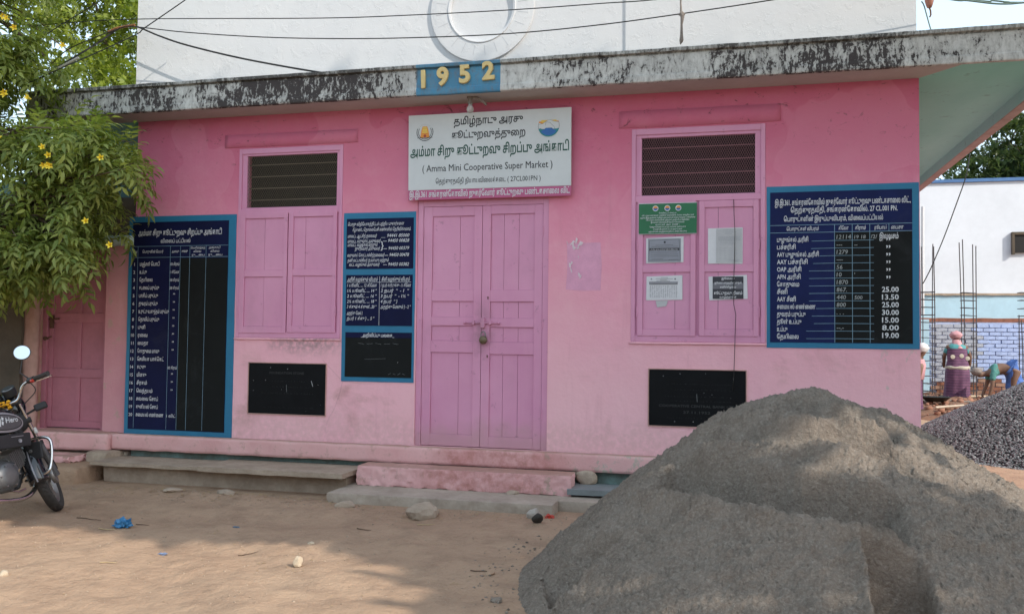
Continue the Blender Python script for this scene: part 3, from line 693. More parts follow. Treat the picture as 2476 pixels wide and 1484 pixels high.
# right price list
b3, (B,) = board((1855, 452.8), (2222, 440.3), (2223.5, 840), (1852.2, 845), 'square navy stock and price board with chalk figures in a blue border, at the right corner', [(((1862, 468.7), (2203, 454.5), (2209, 828.5), (1862, 829.5)), m_navy3)])
B.fill(.465, .275, .997, .997, m_black, .0004)
B.text('இ.இ.361. சங்கரன்கோவில் நுகர்வோர் கூட்டுறவு பண்டகசாலை லிட்.,', .035, .088, .036, m_letter, w=.955, bold=.028); B.text('தெற்குரதவீதி, சங்கரன்கோவில். 27 CL.001 PN.', .15, .138, .034, m_letter, w=.75, bold=.028); B.text('பொருட்களின் இருப்புவிபரம், விலைப்பட்டியல்', .10, .196, .032, m_letter, w=.70, bold=.026)
for v in (.222, .272): B.bar(0, v, 1, v, m_line, .0035, .001)
for u, v0, v1 in ((.462, .222, .998), (.586, .222, .998), (.708, .222, .998), (.84, .222, .272)): B.bar(u, v0, u, v1, m_line, .0035, .001)
for t, u, w_ in (('பொருட்கள் விபரம்', .12, .23), ('கிலோ', .49, .07), ('கிராம்', .605, .075), ('ரூபாய்', .74, .085), ('பைசா', .855, .085)): B.text(t, u, .258, .024, m_letter, w=w_, shear=.2, bold=.022)
R3 = [('புழுங்கல் அரிசி', .225, .30, 'இலவசம்'), ('பச்சரிசி', .135, .295, '”'), ('AAY புழுங்கல் அரிசி', .30, .355, '”'), ('AAY பச்சரிசி', .22, .31, '”'), ('OAP அரிசி', .175, .28, '”'), ('APN அரிசி', .17, .28, '”'), ('கோதுமை', .16, .28, '”'), ('சீனி', .075, .28, '25.00'), ('AAY சீனி', .135, .28, '13.50'), ('சமையல் எண்ணை', .275, .33, '25.00'), ('துவரம் பருப்பு', .205, .30, '30.00'), ('தூள் உப்பு', .175, .315, '15.00'), ('உப்பு', .075, .26, '8.00'), ('தேயிலை', .155, .26, '19.00')]
for i, (t, w_, lu, pr) in enumerate(R3):
    v = .332+i*.0495; B.text(t, .05, v, .030, m_letter, w=w_, bold=.026); B.bar(lu, v-.002, .465, v-.004, m_line, .003, .001)
    if i < 13 or True: B.bar(.465, v-.004, .735, v-.004, m_line, .003, .001)
    if pr == '”': B.text(pr, .835, v-.018, .05, m_letter, align='C', bold=.02)
    else: B.text(pr, .79 if i else .775, v-.012, .034, m_letter, w=(.115 if i else .13), bold=.03)
for i, (a_, b_) in enumerate((('12114', '19 18'), ('---', '--'), ('1279', ''), ('—', ''), ('56', ''), ('10', '\''), ('1870', ''), ('867.', ''), ('440', '500'), ('800', ''), ('. . .', ''), ('', ''), ('--.-', ''))):
    v = .318+i*.0495
    if a_: B.text(a_, .475, v, .028, m_chalk, shear=.1)
    if b_: B.text(b_, .60, v, .024, m_chalk, shear=.1)
B.text('/2/', .715, .318, .026, m_chalk); B.done(b3)

# foundation stones
for (a, lab, lines) in ((PL1, 'black foundation stone below the left window with worn engraved lines', (('FOUNDATION STONE', .21),)),
                        (PL2, 'larger black opening stone below the right window with worn engraved lines', (('COOPERATIVE CENTRAL BANK LTD', .66), ('27.11.1952', .77)))):
    st = link('foundation_stone', rough_box(a[0], a[1], -.006, .004, a[2], a[3], .08, .0015, 4, 6, .003), pm('black_painted_stone', (.0045, .005, .006), .4, 6, .7, .35, 25, spec=.18), bld); st['label'] = lab
    rim = MB(); t = .008
    for q in ((a[0]-t, a[1]+t, a[3], a[3]+t), (a[0]-t, a[1]+t, a[2]-t, a[2]), (a[0]-t, a[0], a[2], a[3]), (a[1], a[1]+t, a[2], a[3])): rim.box(q[0], q[1], -.010, .002, q[2], q[3])
    rim.build('stone_surround', m_tan, bld, bevel=.003)
    Q = Board(a, -.0080); me_ = pm('engraving', (.035, .036, .036), .3, 30, .7, .1)
    for t, v in lines: Q.text(t, .5, v, .045, me_, w=min(.86, .028*len(t)), align='C', off=.001)
    for v in ((.36, .47, .60, .88) if a is PL1 else (.26, .36, .48, .56, .86)):
        u = random.uniform(.15, .35)
        while u < .85:
            h_ = random.uniform(.004, .014); Q.bar(u, v-h_*2, u+random.uniform(-.008, .012), v, me_, .0016, .001); u += random.uniform(.012, .045)
    for k in range(9): Q.disc(random.uniform(.05, .95), random.uniform(.05, .95), random.uniform(.0012, .0035), m_letter, n=7, off=.0014)
    Q.bar(.82 if a is PL1 else .88, .33 if a is PL1 else .02, .84 if a is PL1 else .865, .44 if a is PL1 else .34, m_letter, .003, .0014)
    Q.bar(.50, .42, .505, .56, m_chalk, .002, .0014)
    [tag(q_, kind='stuff') for q_ in Q.done(st, 'engraving')]

# ================================================================== SIGN BOARD
SY = -.055
a = rect((990.3, 276.2), (1385.3, 266.5), (1378, 478.3), (987.3, 479.5), SY)
sg = thing('sign_board', 'white and magenta shop sign with Tamil lettering and two round emblems above the door', 'sign', ((a[0]+a[1])/2, SY, a[2]))
TL = .03
def tiltf(p): return Vector((p.x, p.y-TL*(p.z-a[2]), p.z))
hz = a[2]+(a[3]-a[2])*.115
MB().box(a[0], a[1], SY, SY+.012, hz, a[3]).xf(tiltf).build('sign_panel', m_signwhite, sg, bevel=.002)
MB().box(a[0], a[1], SY, SY+.012, a[2], hz-.001).xf(tiltf).build('name_strip', m_signpink, sg, bevel=.002)
MB().box(a[0]+.03, a[1]-.03, SY+.013, SY+.04, a[2]+.03, a[2]+.055).box(a[0]+.03, a[1]-.03, SY+.013, SY+.03, a[3]-.06, a[3]-.03).xf(tiltf).build('back_batten', m_rust, sg)
B = Board(a, SY, TL)
B.text('தமிழ்நாடு அரசு', .50, .135, .082, m_ink, w=.425, align='C', bold=.034); B.text('கூட்டுறவுத்துறை', .50, .292, .080, m_ink, w=.455, align='C', bold=.034)
B.text('அம்மா சிறு கூட்டுறவு சிறப்பு அங்காடி', .50, .485, .105, m_green, w=.975, align='C', bold=.036)
B.text('( Amma Mini Cooperative Super Market )', .49, .672, .082, m_ink, w=.80, align='C', bold=.008)
B.text('தெற்குரதவீதி நியாயவிலைக்கடை', .175, .815, .056, m_ink, w=.435, bold=.016); B.text('( 27CL001PN )', .62, .815, .058, m_ink, w=.20, bold=.004)
B.text('இ.இ.361 சங்கரன்கோவில் நுகர்வோர் கூட்டுறவு பண்டகசாலை லிட்', .5, .968, .066, m_letter, w=.985, align='C', bold=.036)
def mp(n, c): return pm(n, c, .1, 10, .5, .05)
e_org = mp('emblem_orange', (.75, .28, .03)); e_yel = mp('emblem_yellow', (.75, .50, .08)); e_red = mp('emblem_red', (.35, .05, .02)); e_teal = mp('emblem_teal', (.01, .20, .22)); e_blue = mp('emblem_blue', (.02, .12, .38))
# temple tower seal on the left
r = .078; u, v = .105, .205; k = .5/B.W*r*2; kz = r/B.H
B.disc(u, v, r, m_ink, ri=.93); B.disc(u, v, r*.80, m_ink, ri=.93)
for q in range(16):
    an = R(-30+240*q/15); 
    B.disc(u+math.cos(an)*r*.87/B.W, v-math.sin(an)*r*.87/B.H, .0022, m_ink, n=5)
B.poly([(u-.55*k, v+.62*kz), (u+.55*k, v+.62*kz), (u+.42*k, v-.2*kz), (u+.26*k, v-.66*kz), (u-.26*k, v-.66*kz), (u-.42*k, v-.2*kz)], e_org, .0018)
B.poly([(u-.34*k, v+.1*kz), (u+.34*k, v+.1*kz), (u+.22*k, v-.60*kz), (u-.22*k, v-.60*kz)], e_yel, .0021)
for q in range(4): B.bar(u-(.42-.05*q)*k, v+(.45-.28*q)*kz, u+(.42-.05*q)*k, v+(.45-.28*q)*kz, e_red, .0014, .0024)
B.disc(u, v+.42*kz, r*.16, e_red, .0026); B.bar(u-.9*k, v+.62*kz, u+.9*k, v+.62*kz, m_ink, .004, .002)
# handshake emblem on the right
u, v = .867, .20; r = .093; k = r/B.W; kz = r/B.H
B.disc(u, v, r, e_org, .0012, n=24, a0=R(18), a1=R(162)); B.disc(u, v, r*.86, e_yel, .0015, n=20, a0=R(28), a1=R(152))
B.disc(u, v, r, e_teal, .0012, n=24, a0=R(195), a1=R(345)); B.disc(u, v, r*.88, e_blue, .0015, n=20, a0=R(215), a1=R(325))
B.disc(u, v, r, m_steel, .0010, ri=.96, n=28)
B.poly([(u-.98*k, v-.12*kz), (u-.55*k, v-.22*kz), (u-.1*k, v-.50*kz), (u+.15*k, v-.55*kz), (u+.5*k, v-.40*kz), (u+.95*k, v-.32*kz), (u+.85*k, v+.25*kz), (u+.6*k, v+.42*kz), (u+.35*k, v+.62*kz), (u-.1*k, v+.66*kz), (u-.5*k, v+.5*kz), (u-.85*k, v+.1*kz)], m_signwhite, .0020)
for pts in ([(-.98, -.12), (-.55, -.22), (-.1, -.5), (.15, -.55), (.5, -.4), (.95, -.32)], [(-.3, -.05), (-.25, -.35), (.1, -.3), (.5, .1), (.6, .35)], [(-.7, .25), (-.4, .4), (-.35, .6)], [(-.35, .3), (-.15, .6)], [(0, .25), (.15, .6)], [(.25, .2), (.38, .5)]):
    for (x0, y0), (x1, y1) in zip(pts, pts[1:]): B.bar(u+x0*k, v+y0*kz, u+x1*k, v+y1*kz, m_ink, .0018, .0026)
B.done(sg)

# bulb holder under the canopy
bp = wy(1137, 234, -.20); bp = Vector((wy(1137, 240, -.20).x, -.20, ZU))
bl = thing('light_bulb', 'bare unlit glass bulb in a holder under the canopy above the sign', 'light bulb', tuple(bp))
MB().lathe([(0, 0), (.03, -.002), (.03, -.014), (.019, -.018), (.019, -.055), (.022, -.058), (.022, -.066), (0, -.066)], bp, 'z', 16).build('holder', m_rope, bl, smooth=True, autosm=True)
kg = NM('bulb_glass'); kg.fin((.75, .75, .72), .15); kg.b.inputs['Transmission Weight'].default_value = .55; kg.b.inputs['IOR'].default_value = 1.2
MB().lathe([(.013, -.066), (.016, -.078), (.028, -.095), (.031, -.112), (.026, -.130), (.012, -.142), (0, -.144)], bp, 'z', 18).build('bulb', kg.m, bl, smooth=True)
MB().tube([bp+Vector((.02, 0, -.006)), bp+Vector((.07, -.01, -.02)), bp+Vector((.11, .0, -.045)), bp+Vector((.135, .03, -.07))], .012, 6).build('cable_stub', m_rope, bl)

# ================================================================== NOTICES
PY = -.012
def sheet(name, lab, quad, m, y, cat='notice', grp=None, curl=.004, seed=0):
    a = rect(*quad, y); A = [wy(*p, y) for p in quad]
    c = (A[0]+A[1]+A[2]+A[3])/4; n = 8; V = []; Fc = []
    for j in range(n+1):
        for i in range(n+1):
            s_, t_ = i/n, j/n; p = (A[0]*(1-s_)+A[1]*s_)*(1-t_)+(A[3]*(1-s_)+A[2]*s_)*t_
            e_ = curl*(abs(s_-.5)*2)**4*mn.noise(Vector((seed, i*.5, j*.5))) - abs(mn.noise(Vector((i*.6, j*.6, seed))))*.002
            V.append((p.x, p.y-abs(e_)-.0005, p.z))
    Fc = [(j*(n+1)+i, (j+1)*(n+1)+i, (j+1)*(n+1)+i+1, j*(n+1)+i+1) for j in range(n) for i in range(n)]
    t = thing(name, lab, cat, (c.x, y, a[2]), grp); me = bpy.data.meshes.new(name); me.from_pydata(V, [], Fc); me.update()
    o = link('sheet', me, m, t); sm = o.modifiers.new('s', 'SOLIDIFY'); sm.thickness = .0008; sm.offset = 0
    return t, Board(a, y-.0035)
yp = -.0035; ys_ = -.0125
t, B = sheet('green_poster', 'green printed poster with white text and three round seals on a window shutter', ((1545, 493), (1685.5, 489.5), (1684.5, 564.5), (1544.5, 566.5)), m_posterg, ys_-.004, 'poster', seed=1)
B.bar(0, .0, 1, .0, m_letter, .005, .0); B.bar(0, 1, 1, 1, m_letter, .003, .0)
for u in (.29, .495, .685): B.disc(u, .165, .024, m_letter); B.disc(u, .165, .018, e_org, .0016, a0=0, a1=math.pi); B.disc(u, .165, .018, e_blue, .0016, a0=math.pi, a1=2*math.pi)
GT = ['கோயில்பட்டி மாவட்டம்', 'கூட்டுறவு சங்கங்கள் / வங்கிகள் மேலாளர்கள், சேவை முறைகேடுகள்', 'மற்றும் இதர நலன்கள் குறித்து அலுவலர்கள் முதல் முறைகள் / புகார்களை', 'கூட்டுறவு சங்கங்களின் பதிவாளர் அவர்களிடம் தெரிவிக்க', 'இலவசமாக தொலைபேசி தொடர்பு கொள்ளலாம்.', 'வாட்ஸ் அப் எண் :', 'சேர்த்துக்கொள்ள வாட்ஸ் அப் எண்ணை அனுப்பவும்', 'முகவரி, விபரங்கள் மட்டும் அனுப்பவும்', 'அந்த எண்ணை அழைத்தாலும் தனிப்பட்ட சேவை கிடைக்கும்']
for i, (t_, w_) in enumerate(zip(GT, (.30, .90, .95, .75, .58, .42, .62, .50, .66))): B.text(t_, .5, .34+i*.075, .042, m_letter, w=w_, align='C', bold=.03)
B.done(t)
t, B = sheet('grey_notice', 'grey landscape printed notice with a black band, just below the green poster', ((1562.5, 576.5), (1653, 571.5), (1652.5, 634), (1562.5, 637)), m_paper, yp, seed=2)
B.fill(.05, .05, .93, .97, m_paperg, .0004)
for q in (((.09, .12), (.88, .08)), ((.09, .12), (.07, .90)), ((.88, .08), (.92, .90)), ((.07, .90), (.92, .90))): B.bar(*q[0], *q[1], m_ink, .002, .001)
B.fill(.09, .42, .89, .52, m_blackprint, .001); B.disc(.5, .19, .009, m_blackprint, n=10)
for v, u0, u1 in ((.31, .25, .72), (.37, .14, .86), (.60, .12, .84), (.68, .12, .86), (.75, .12, .86), (.86, .15, .45), (.88, .60, .86)): B.bar(u0, v, u1, v-.01, m_midprint, .0035, .0015)
B.text('குடும்ப அட்டைதாரர்கள் / நியாயவிலை கடை', .12, .50, .05, m_letter, w=.74, off=.0022); B.done(t)
t, B = sheet('table_notice', 'white photocopied notice with a table of narrow columns and torn strips below', ((1563.5, 668.5), (1650, 665.5), (1650, 724.5), (1562.5, 726)), m_paper, yp, seed=3)
B.fill(.08, .24, .87, .36, m_midprint, .0008); B.bar(.1, .27, .85, .27, m_paper, .002, .0015); B.bar(.1, .31, .85, .31, m_paper, .002, .0015)
for q in range(13):
    u = .10+.06*q
    for k in range(14):
        if random.random() < .9: B.bar(u, .42+.036*k, u+random.uniform(.02, .04), .42+.036*k, m_midprint, .0022, .0012)
for v, u0, u1 in ((.07, .4, .6), (.12, .26, .74), (.17, .38, .58), (.21, .28, .66)): B.bar(u0, v, u1, v, m_ink, .002, .001)
B.disc(.14, .13, .007, m_paperg, n=10); B.disc(.80, .13, .007, m_midprint, n=10)
B.done(t)
t, _ = sheet('torn_strip', 'torn scrap of white paper hanging under the table notice', ((1585, 727), (1615, 726.5), (1611, 740), (1589, 743)), m_paperpale, yp-.0008, 'paper scrap', seed=9)
t, B = sheet('portrait_notice', 'tall pale photocopied letter on the upper panel of the right shutter', ((1712, 552.5), (1796, 550), (1795.5, 638), (1712, 637.5)), m_paper, yp, seed=4)
B.fill(.24, .02, .98, .97, m_paperpale, .0006)
for v, u0, u1 in ((.06, .44, .76), (.115, .42, .82), (.16, .48, .7), (.245, .3, .92), (.27, .3, .93), (.295, .3, .9), (.32, .3, .94), (.345, .3, .94), (.375, .34, .78), (.42, .36, .80), (.46, .34, .8), (.90, .6, .92), (.925, .72, .88)):
    u = u0
    while u < u1: e_ = min(u1, u+random.uniform(.03, .10)); B.bar(u, v, e_, v, m_paperg, .0022, .0012); u = e_+.012
for k in range(8):
    for u in (.33, .46, .62, .76): B.bar(u, .56+.045*k, u+random.uniform(.03, .09), .56+.045*k, m_paperg, .0014, .0012)
B.done(t)
t, B = sheet('dark_notice', 'black and white cooperative day notice on the lower panel of the right shutter', ((1713, 669), (1806, 664.5), (1808, 722.5), (1715, 726)), m_paper, yp, seed=5)
B.fill(.10, .03, .90, .97, m_blackprint, .0006); B.fill(.10, .30, .90, .55, m_midprint, .0008)
for t_, v, h, w_ in (('ஜூலை 3', .155, .085, .34), ('ஜூலை மாதத்தின் முதல்', .335, .08, .70), ('சனிக்கிழமை', .51, .075, .42), ('கூட்டுறவு தினம்', .78, .12, .74), ('வாழ்த்துகள்', .93, .07, .44)): B.text(t_, .5, v, h, m_paper, w=w_, align='C', bold=.03)
B.done(t)
# torn remains of a poster on the wall
pg = link('poster_remains', (lambda: (MB().add([tuple(wy(px, py, -.0012)) for px, py in ((1371, 588), (1452, 586), (1455, 640), (1452, 702), (1410, 703), (1368, 700), (1372, 650))], [(0, 1, 2, 3, 4, 5, 6)])).mesh('r'))(), pm('washed_out_poster', (.70, .34, .48), .14, 9, .85, .3), None)
tag(pg, 'washed out pink rectangle left by a peeled poster right of the door', 'poster')
fl = MB()
for k in range(16):
    px = 1370+random.uniform(0, 34); py = 588+random.choice((random.uniform(0, 22), random.uniform(30, 110))); l = random.uniform(4, 17); dx = random.uniform(-3, 9)
    p = [wy(px, py, -.004), wy(px+dx, py-l, -.008), wy(px+dx+random.uniform(2, 6), py-l*.7, -.010), wy(px+random.uniform(1.5, 4), py+1, -.004)]
    fl.quad(*p)
tag(fl.build('paper_flake', pm('flake_paper', (.74, .62, .66), .1), pg), kind='stuff')
# thin wire over the right window
hw = thing('hanging_wire', 'thin black wire hanging down over the right shutter to the foundation stone', 'wire', tuple(wy(1775, 945, -.03)))
pts = [(1774, 482), (1775, 520), (1777, 560), (1776, 620), (1774, 690), (1774, 735), (1779, 760), (1777, 830), (1775, 890), (1774, 915), (1771, 945)]
MB().tube([wy(px, py, -.02-.008*math.sin(i*1.3)) for i, (px, py) in enumerate(pts)], .0028, 6).build('wire', m_wire, hw, smooth=True)

# ================================================================== STEPS AND STONES IN FRONT
def single(name, me, m, lab, cat, smooth=True, group=None):
    vs = [v.co for v in me.vertices]; c = Vector((sum(v.x for v in vs)/len(vs), sum(v.y for v in vs)/len(vs), min(v.z for v in vs)))
    me.transform(Matrix.Translation(-c)); o = link(name, me, m, None, smooth); me.set_sharp_from_angle(angle=R(38)); o.location = c; return tag(o, lab, cat, group)
single('stone_step', rough_box(-3.06, -1.21, -.335, -.09, .085, .25, .014, .012, 11, 11, .008, .25, .7), m_salmon, 'rough pink painted stone step directly under the shop door', 'step')
single('concrete_step', rough_box(-3.14, -1.28, -.74, -.20, -.06, .085, .022, .010, 12, 6, .012, .4, .6), m_conc, 'long low tan concrete step below the pink one', 'step')
single('concrete_step', rough_box(-1.30, .2, -.52, -.10, -.06, .085, .035, .010, 13, 5, .02, .4), m_conc, 'concrete base running right from the steps into the sand heap', 'step')
single('stone_slab', rough_box(-5.62, -4.46, -.47, -.012, .155, .188, .03, .006, 14, 4, .008), m_stone, 'thin stone bench slab, nearer the motorcycle', 'stone slab', group='stone bench slabs along the wall')
single('stone_slab', rough_box(-4.47, -3.10, -.53, -.012, .157, .203, .03, .006, 15, 4, .008), m_stone, 'thicker long stone bench slab beside the door steps', 'stone slab', group='stone bench slabs along the wall')
single('stone_slab', rough_box(-1.24, -.35, -.36, -.012, .10, .150, .03, .006, 16, 4, .008), m_darkstone, 'blue grey stone slab between the steps and the sand heap', 'stone slab')
single('bench_base', rough_box(-5.55, -3.14, -.36, -.013, -.15, .154, .04, .012, 17, 4, .01), m_stone, 'low rubble wall carrying the stone bench slabs', 'low wall')
def rock(px, py, z, sx, sy, sz, seed, lab, m=m_stone, sink=.25, cat='stone', nm='rock', group=None):
    p = gz(px, py, z); me = rock_mesh(sx, sy, sz, seed); me.materials.append(m)
    o = link(nm, me, None, None, True); o.location = (p.x, p.y, (gzat(p.x, p.y) if z == 0 else z)+sz*(1-2*sink)*.8); o.rotation_euler = (0, 0, seed*1.3); me.set_sharp_from_angle(angle=R(28)); return tag(o, lab, cat, group)
rock(1417, 1168, .15, .10, .08, .075, 2, 'tan block of stone right of the pink step', sink=.1)
rock(1020, 1248, 0, .125, .085, .085, 3, 'large broken stone against the front of the concrete step', sink=.3)
rock(965, 1222, 0, .07, .05, .05, 4, 'small stone left of the large broken stone')
rock(835, 1228, 0, .085, .05, .035, 5, 'flat stone at the left end of the concrete step')
rock(1290, 1258, 0, .065, .05, .048, 6, 'pale round stone at the right end of the concrete step', pm('pale_stone', (.42, .37, .32), .2, 9, .9, .5))
rock(545, 1200, 0, .085, .06, .03, 7, 'half buried stone under the bench slab, right of two'); rock(415, 1195, 0, .08, .06, .025, 8, 'half buried stone under the bench slab, left of two')
rock(1240, 1195, .08, .05, .04, .025, 22, 'chip of stone on the concrete step')
mp_ = pm('cream_stone', (.45, .36, .26), .15, 12, .9, .4)
rock(719, 1374, 0, .034, .027, .034, 9, 'cream pointed stone alone on the open dirt', mp_, sink=.0)
rock(752, 1322, 0, .022, .018, .012, 10, 'small white pebble beyond the cream pointed stone', mp_)
rock(8, 1395, 0, .03, .026, .02, 11, 'pale stone at the bottom left edge', mp_)
rock(1198, 1470, 0, .03, .03, .018, 12, 'grey lump of sand near the foot of the heap', m_sand)
rock(1184, 1398, 0, .028, .03, .014, 13, 'small clod of dirt with a twig behind', m_ground)
# dried coconut, wrapper, blue plastic
p = gz(1299, 1274, 0); me = rock_mesh(.042, .040, .036, 33, 3, .10); o = link('coconut_husk', me, pm('dark_husk', (.035, .028, .022), .4, 40, .9, .7, 90), None, True); o.location = (p.x, p.y, gzat(p.x, p.y)+.030); tag(o, 'round dark husk beside the pale stone at the step end', 'husk')
def crumple(px, py, s, seed, m, nm, lab, cat, flat=.5):
    p = gz(px, py, 0); bm = bmesh.new(); bmesh.ops.create_icosphere(bm, subdivisions=3, radius=1)
    for v in bm.verts:
        n = v.co.normalized(); k = 1+1.0*mn.noise(n*2.3+Vector((seed, 0, 0)))+.5*mn.noise(n*6+Vector((0, seed, 0))); v.co = Vector((n.x*k*s, n.y*k*s*.7, max(-.2, n.z*k)*s*flat))
    me = bpy.data.meshes.new(nm); bm.to_mesh(me); bm.free(); o = link(nm, me, m); o.location = (p.x, p.y, gzat(p.x, p.y)+s*flat*.25); return tag(o, lab, cat)
m_bluepl = pm('blue_plastic', (.03, .17, .35), .4, 40, .35, .4, spec=.5)
crumple(296, 1277, .058, 3, m_bluepl, 'plastic_bag', 'crumpled blue plastic bag on the dirt at left', 'plastic bag', .8)
crumple(904, 1240+0, .001, 4, m_bluepl, 'plastic_scrap', 'tiny blue scrap by the step', 'plastic scrap') if False else None
crumple(570, 1275, .024, 5, pm('faded_blue_plastic', (.10, .17, .24), .3, 40, .5), 'plastic_scrap', 'small faded blue scrap in the middle of the dirt', 'plastic scrap', .25)
crumple(392, 1336, .026, 6, pm('washed_blue_plastic', (.16, .20, .30), .3, 40, .5), 'plastic_scrap', 'pale blue scrap tangled with twigs', 'plastic scrap', .25)
crumple(1328, 1258, .030, 7, pm('red_plastic', (.50, .05, .03), .2, 40, .4), 'wrapper', 'small red wrapper by the end of the concrete step', 'wrapper', .7)
m_twig = pm('dry_twig', (.11, .07, .045), .3, 30, .9); m_straw = pm('straw', (.45, .33, .18), .2, 30, .9); m_dry = pm('dry_leaf', (.33, .20, .09), .3, 20, .8, c2=(.48, .34, .18))
def twig(px, py, l, an, seed, m=None, lab='', r=.0035):
    p = gz(px, py, 0); pts = []
    for k in range(6):
        t = k/5-.5; x = p.x+math.cos(an)*t*l+.05*l*mn.noise(Vector((seed, k, 0))); y = p.y+math.sin(an)*t*l+.12*l*mn.noise(Vector((0, k, seed))); pts.append((x, y, gzat(x, y)+.006))
    mb = MB().tube(pts, [r, r, r*.9, r*.8, r*.7, r*.4], 5); o = single('twig', mb.mesh('twig'), m or m_twig, lab, 'twig'); return o
twig(215, 1252, .20, .05, 1, None, 'dark twig lying left of the blue bag'); twig(345, 1268, .09, .5, 2, None, 'short curled twig right of the blue bag'); twig(258, 1281, .12, .1, 3, m_straw, 'pale straw stalk touching the blue bag')
twig(262, 1350+16, .10, .2, 4, m_straw, 'pale straw stalk below the blue bag, alone'); twig(1165, 1390, .14, -.1, 5, None, 'dark twig on the shaded dirt left of the heap'); twig(1290, 1228+8, .09, 1.0, 6, m_straw, 'curved straw by the red wrapper')
twig(1030, 1265, .13, .1, 7, m_straw, 'pale root fibres lying at the step foot'); twig(880, 1284, .12, -.2, 8, None, 'thin twig on the shaded dirt below the steps'); twig(600, 1335, .12, .6, 10, m_twig, 'thin twig in the middle of the open dirt')
# scattered dry leaves and crumbs: nobody could count them
V = []; Fc = []
def addlitter(n, xr, yr, s0, s1):
    for _ in range(n):
        x = random.uniform(*xr); y = random.uniform(*yr); s_ = random.uniform(s0, s1); z = gzat(x, y)+.004; a_ = random.uniform(0, 6.28); c, s2 = math.cos(a_), math.sin(a_); k = len(V); lift = random.uniform(0, s_*.5)
        for (u, v_, h) in ((-s_, 0, 0), (0, -s_*.4, lift*.2), (s_, 0, lift), (0, s_*.4, lift*.6)): V.append((x+u*c-v_*s2, y+u*s2+v_*c, z+h))
        Fc.append((k, k+1, k+2)); Fc.append((k, k+2, k+3))
addlitter(520, (-5.6, -1.3), (-2.8, -.8), .004, .013); addlitter(420, (-5.4, -3.0), (-.95, -.55), .006, .020); addlitter(170, (-3.1, -1.3), (-1.1, -.8), .006, .016); addlitter(60, (-4, -1), (-4, -2.6), .003, .01)
lt = npmesh('litter', V, Fc); lt.materials.append(m_dry); o = link('leaf_litter', lt); tag(o, 'scattered dry leaf bits and crumbs on the dirt', 'leaf litter', kind='stuff')
V = []; Fc = []
bm = bmesh.new(); bmesh.ops.create_icosphere(bm, subdivisions=1, radius=1); iv = np.array([v.co[:] for v in bm.verts]); ifc = np.array([[v.index for v in f.verts] for f in bm.faces]); bm.free()
def scatter_stones(n, sampler, s0, s1, squash=.7):
    Vs = []; Fs = []
    for k in range(n):
        x, y, z = sampler(); s_ = random.uniform(s0, s1); q = iv*(1+RNG.uniform(-.35, .35, (len(iv), 1)))*np.array([s_, s_*random.uniform(.6, 1), s_*squash])
        a_ = random.uniform(0, 6.28); b_ = random.uniform(-.8, .8); Rz = np.array(Matrix.Rotation(a_, 3, 'Z') @ Matrix.Rotation(b_, 3, 'X'))
        Vs.append(q@Rz.T+np.array([x, y, z])); Fs.append(ifc+k*len(iv))
    return np.concatenate(Vs), np.concatenate(Fs)
def gsamp():
    x = random.uniform(-5.8, -1.0); y = random.choice((random.uniform(-3.4, -.8), random.uniform(-1.1, -.6))); return x, y, gzat(x, y)
Vq, Fq = scatter_stones(1500, gsamp, .002, .009); o = link('pebbles', npmesh('pebbles', Vq, Fq), pm('pebble_mix', (.33, .245, .175), .4, 30, .9)); tag(o, 'loose pebbles and grit on the dirt', 'pebbles', kind='stuff')

# ================================================================== ANNEX ON THE LEFT
an = thing('annex_building', 'low neighbouring lean-to with a faded pink plank door, left of the shop', 'building', (-6.2, 0, 0))
ad = rect((98, 600), (256, 604), (250, 1046), (92, 1030), .03); AX1 = XL-.002; FZ = ad[2]
AD = (ad[0], ad[1], FZ, ad[3]+.02)
TOPZ = wy(200, 480, .1).z
mb = wall_open(wy(56, 800, .03).x, AX1, FZ-.01, wy(240, 592, .03).z, [AD], .03, .14); me = mb.mesh(recalc=False); 
def mk_annex():
    k = NM('annex_limewash'); X, Y, Z = k.xyz(); n = k.noise(2, 6, .6)
    b = k.ramp(n, [(.3, (.58, .26, .30)), (.7, (.68, .36, .38))])
    b = k.mix(k.math('MULTIPLY', k.step(X, -6.28, -6.42), k.step(k.noise(2.5, 7, .6), .35, .6)), b, (.38, .25, .16))
    b = k.mix(k.math('MULTIPLY', k.step(k.noise(9, 8, .7), .58, .66), .6), b, (.45, .36, .28))
    return k.fin(b, .9, k.bump(k.noise(18, 7, .7), .6, .01), spec=.2)
m_annex = mk_annex(); link('wall', me, m_annex, an)
link('wall_top', rough_box(-9.5, AX1, .05, .35, wy(240, 592, .03).z+.002, TOPZ, .08, .02, 40, 4, .03), m_brown, an, smooth=True)
link('lintel_shelf', rough_box(wy(168, 580, -.06).x, AX1-.003, -.07, .048, wy(240, 594, -.06).z, wy(240, 570, -.06).z, .05, .008, 41, 6, .01), m_paleblue, an, smooth=True)
fx = frame('door_frame', AD, .055, .05, 0, .07, .15, m_paint_old, an)
x0, x1, z0, z1 = AD[0]+.056, AD[1]-.03, AD[2]+.012, AD[3]-.052
lf = MB(); st_ = .045
lf.box(x0, x0+st_, .10, .13, z0, z1).box(x1-st_, x1, .10, .13, z0, z1)
zz = [(z1-.06, z1), (z0+(z1-z0)*.60, z0+(z1-z0)*.655), (z0+(z1-z0)*.285, z0+(z1-z0)*.335), (z0, z0+.065)]
for a_, b_ in zz: lf.box(x0+st_, x1-st_, .102, .13, a_, b_)
xm2 = x0+(x1-x0)*.52; lf.box(xm2-.022, xm2+.022, .104, .13, z0+.065, z1-.06)
lo = lf.build('door_leaf', m_paint_old, an, bevel=.003)
for (a_, b_) in ((zz[3][1], zz[2][0]), (zz[2][1], zz[1][0]), (zz[1][1], zz[0][0])):
    for c_, d_ in ((x0+st_, xm2-.022), (xm2+.022, x1-st_)): MB().box(c_+.001, d_-.001, .116, .127, a_+.001, b_-.001).build('plank', m_paint_old, lo)
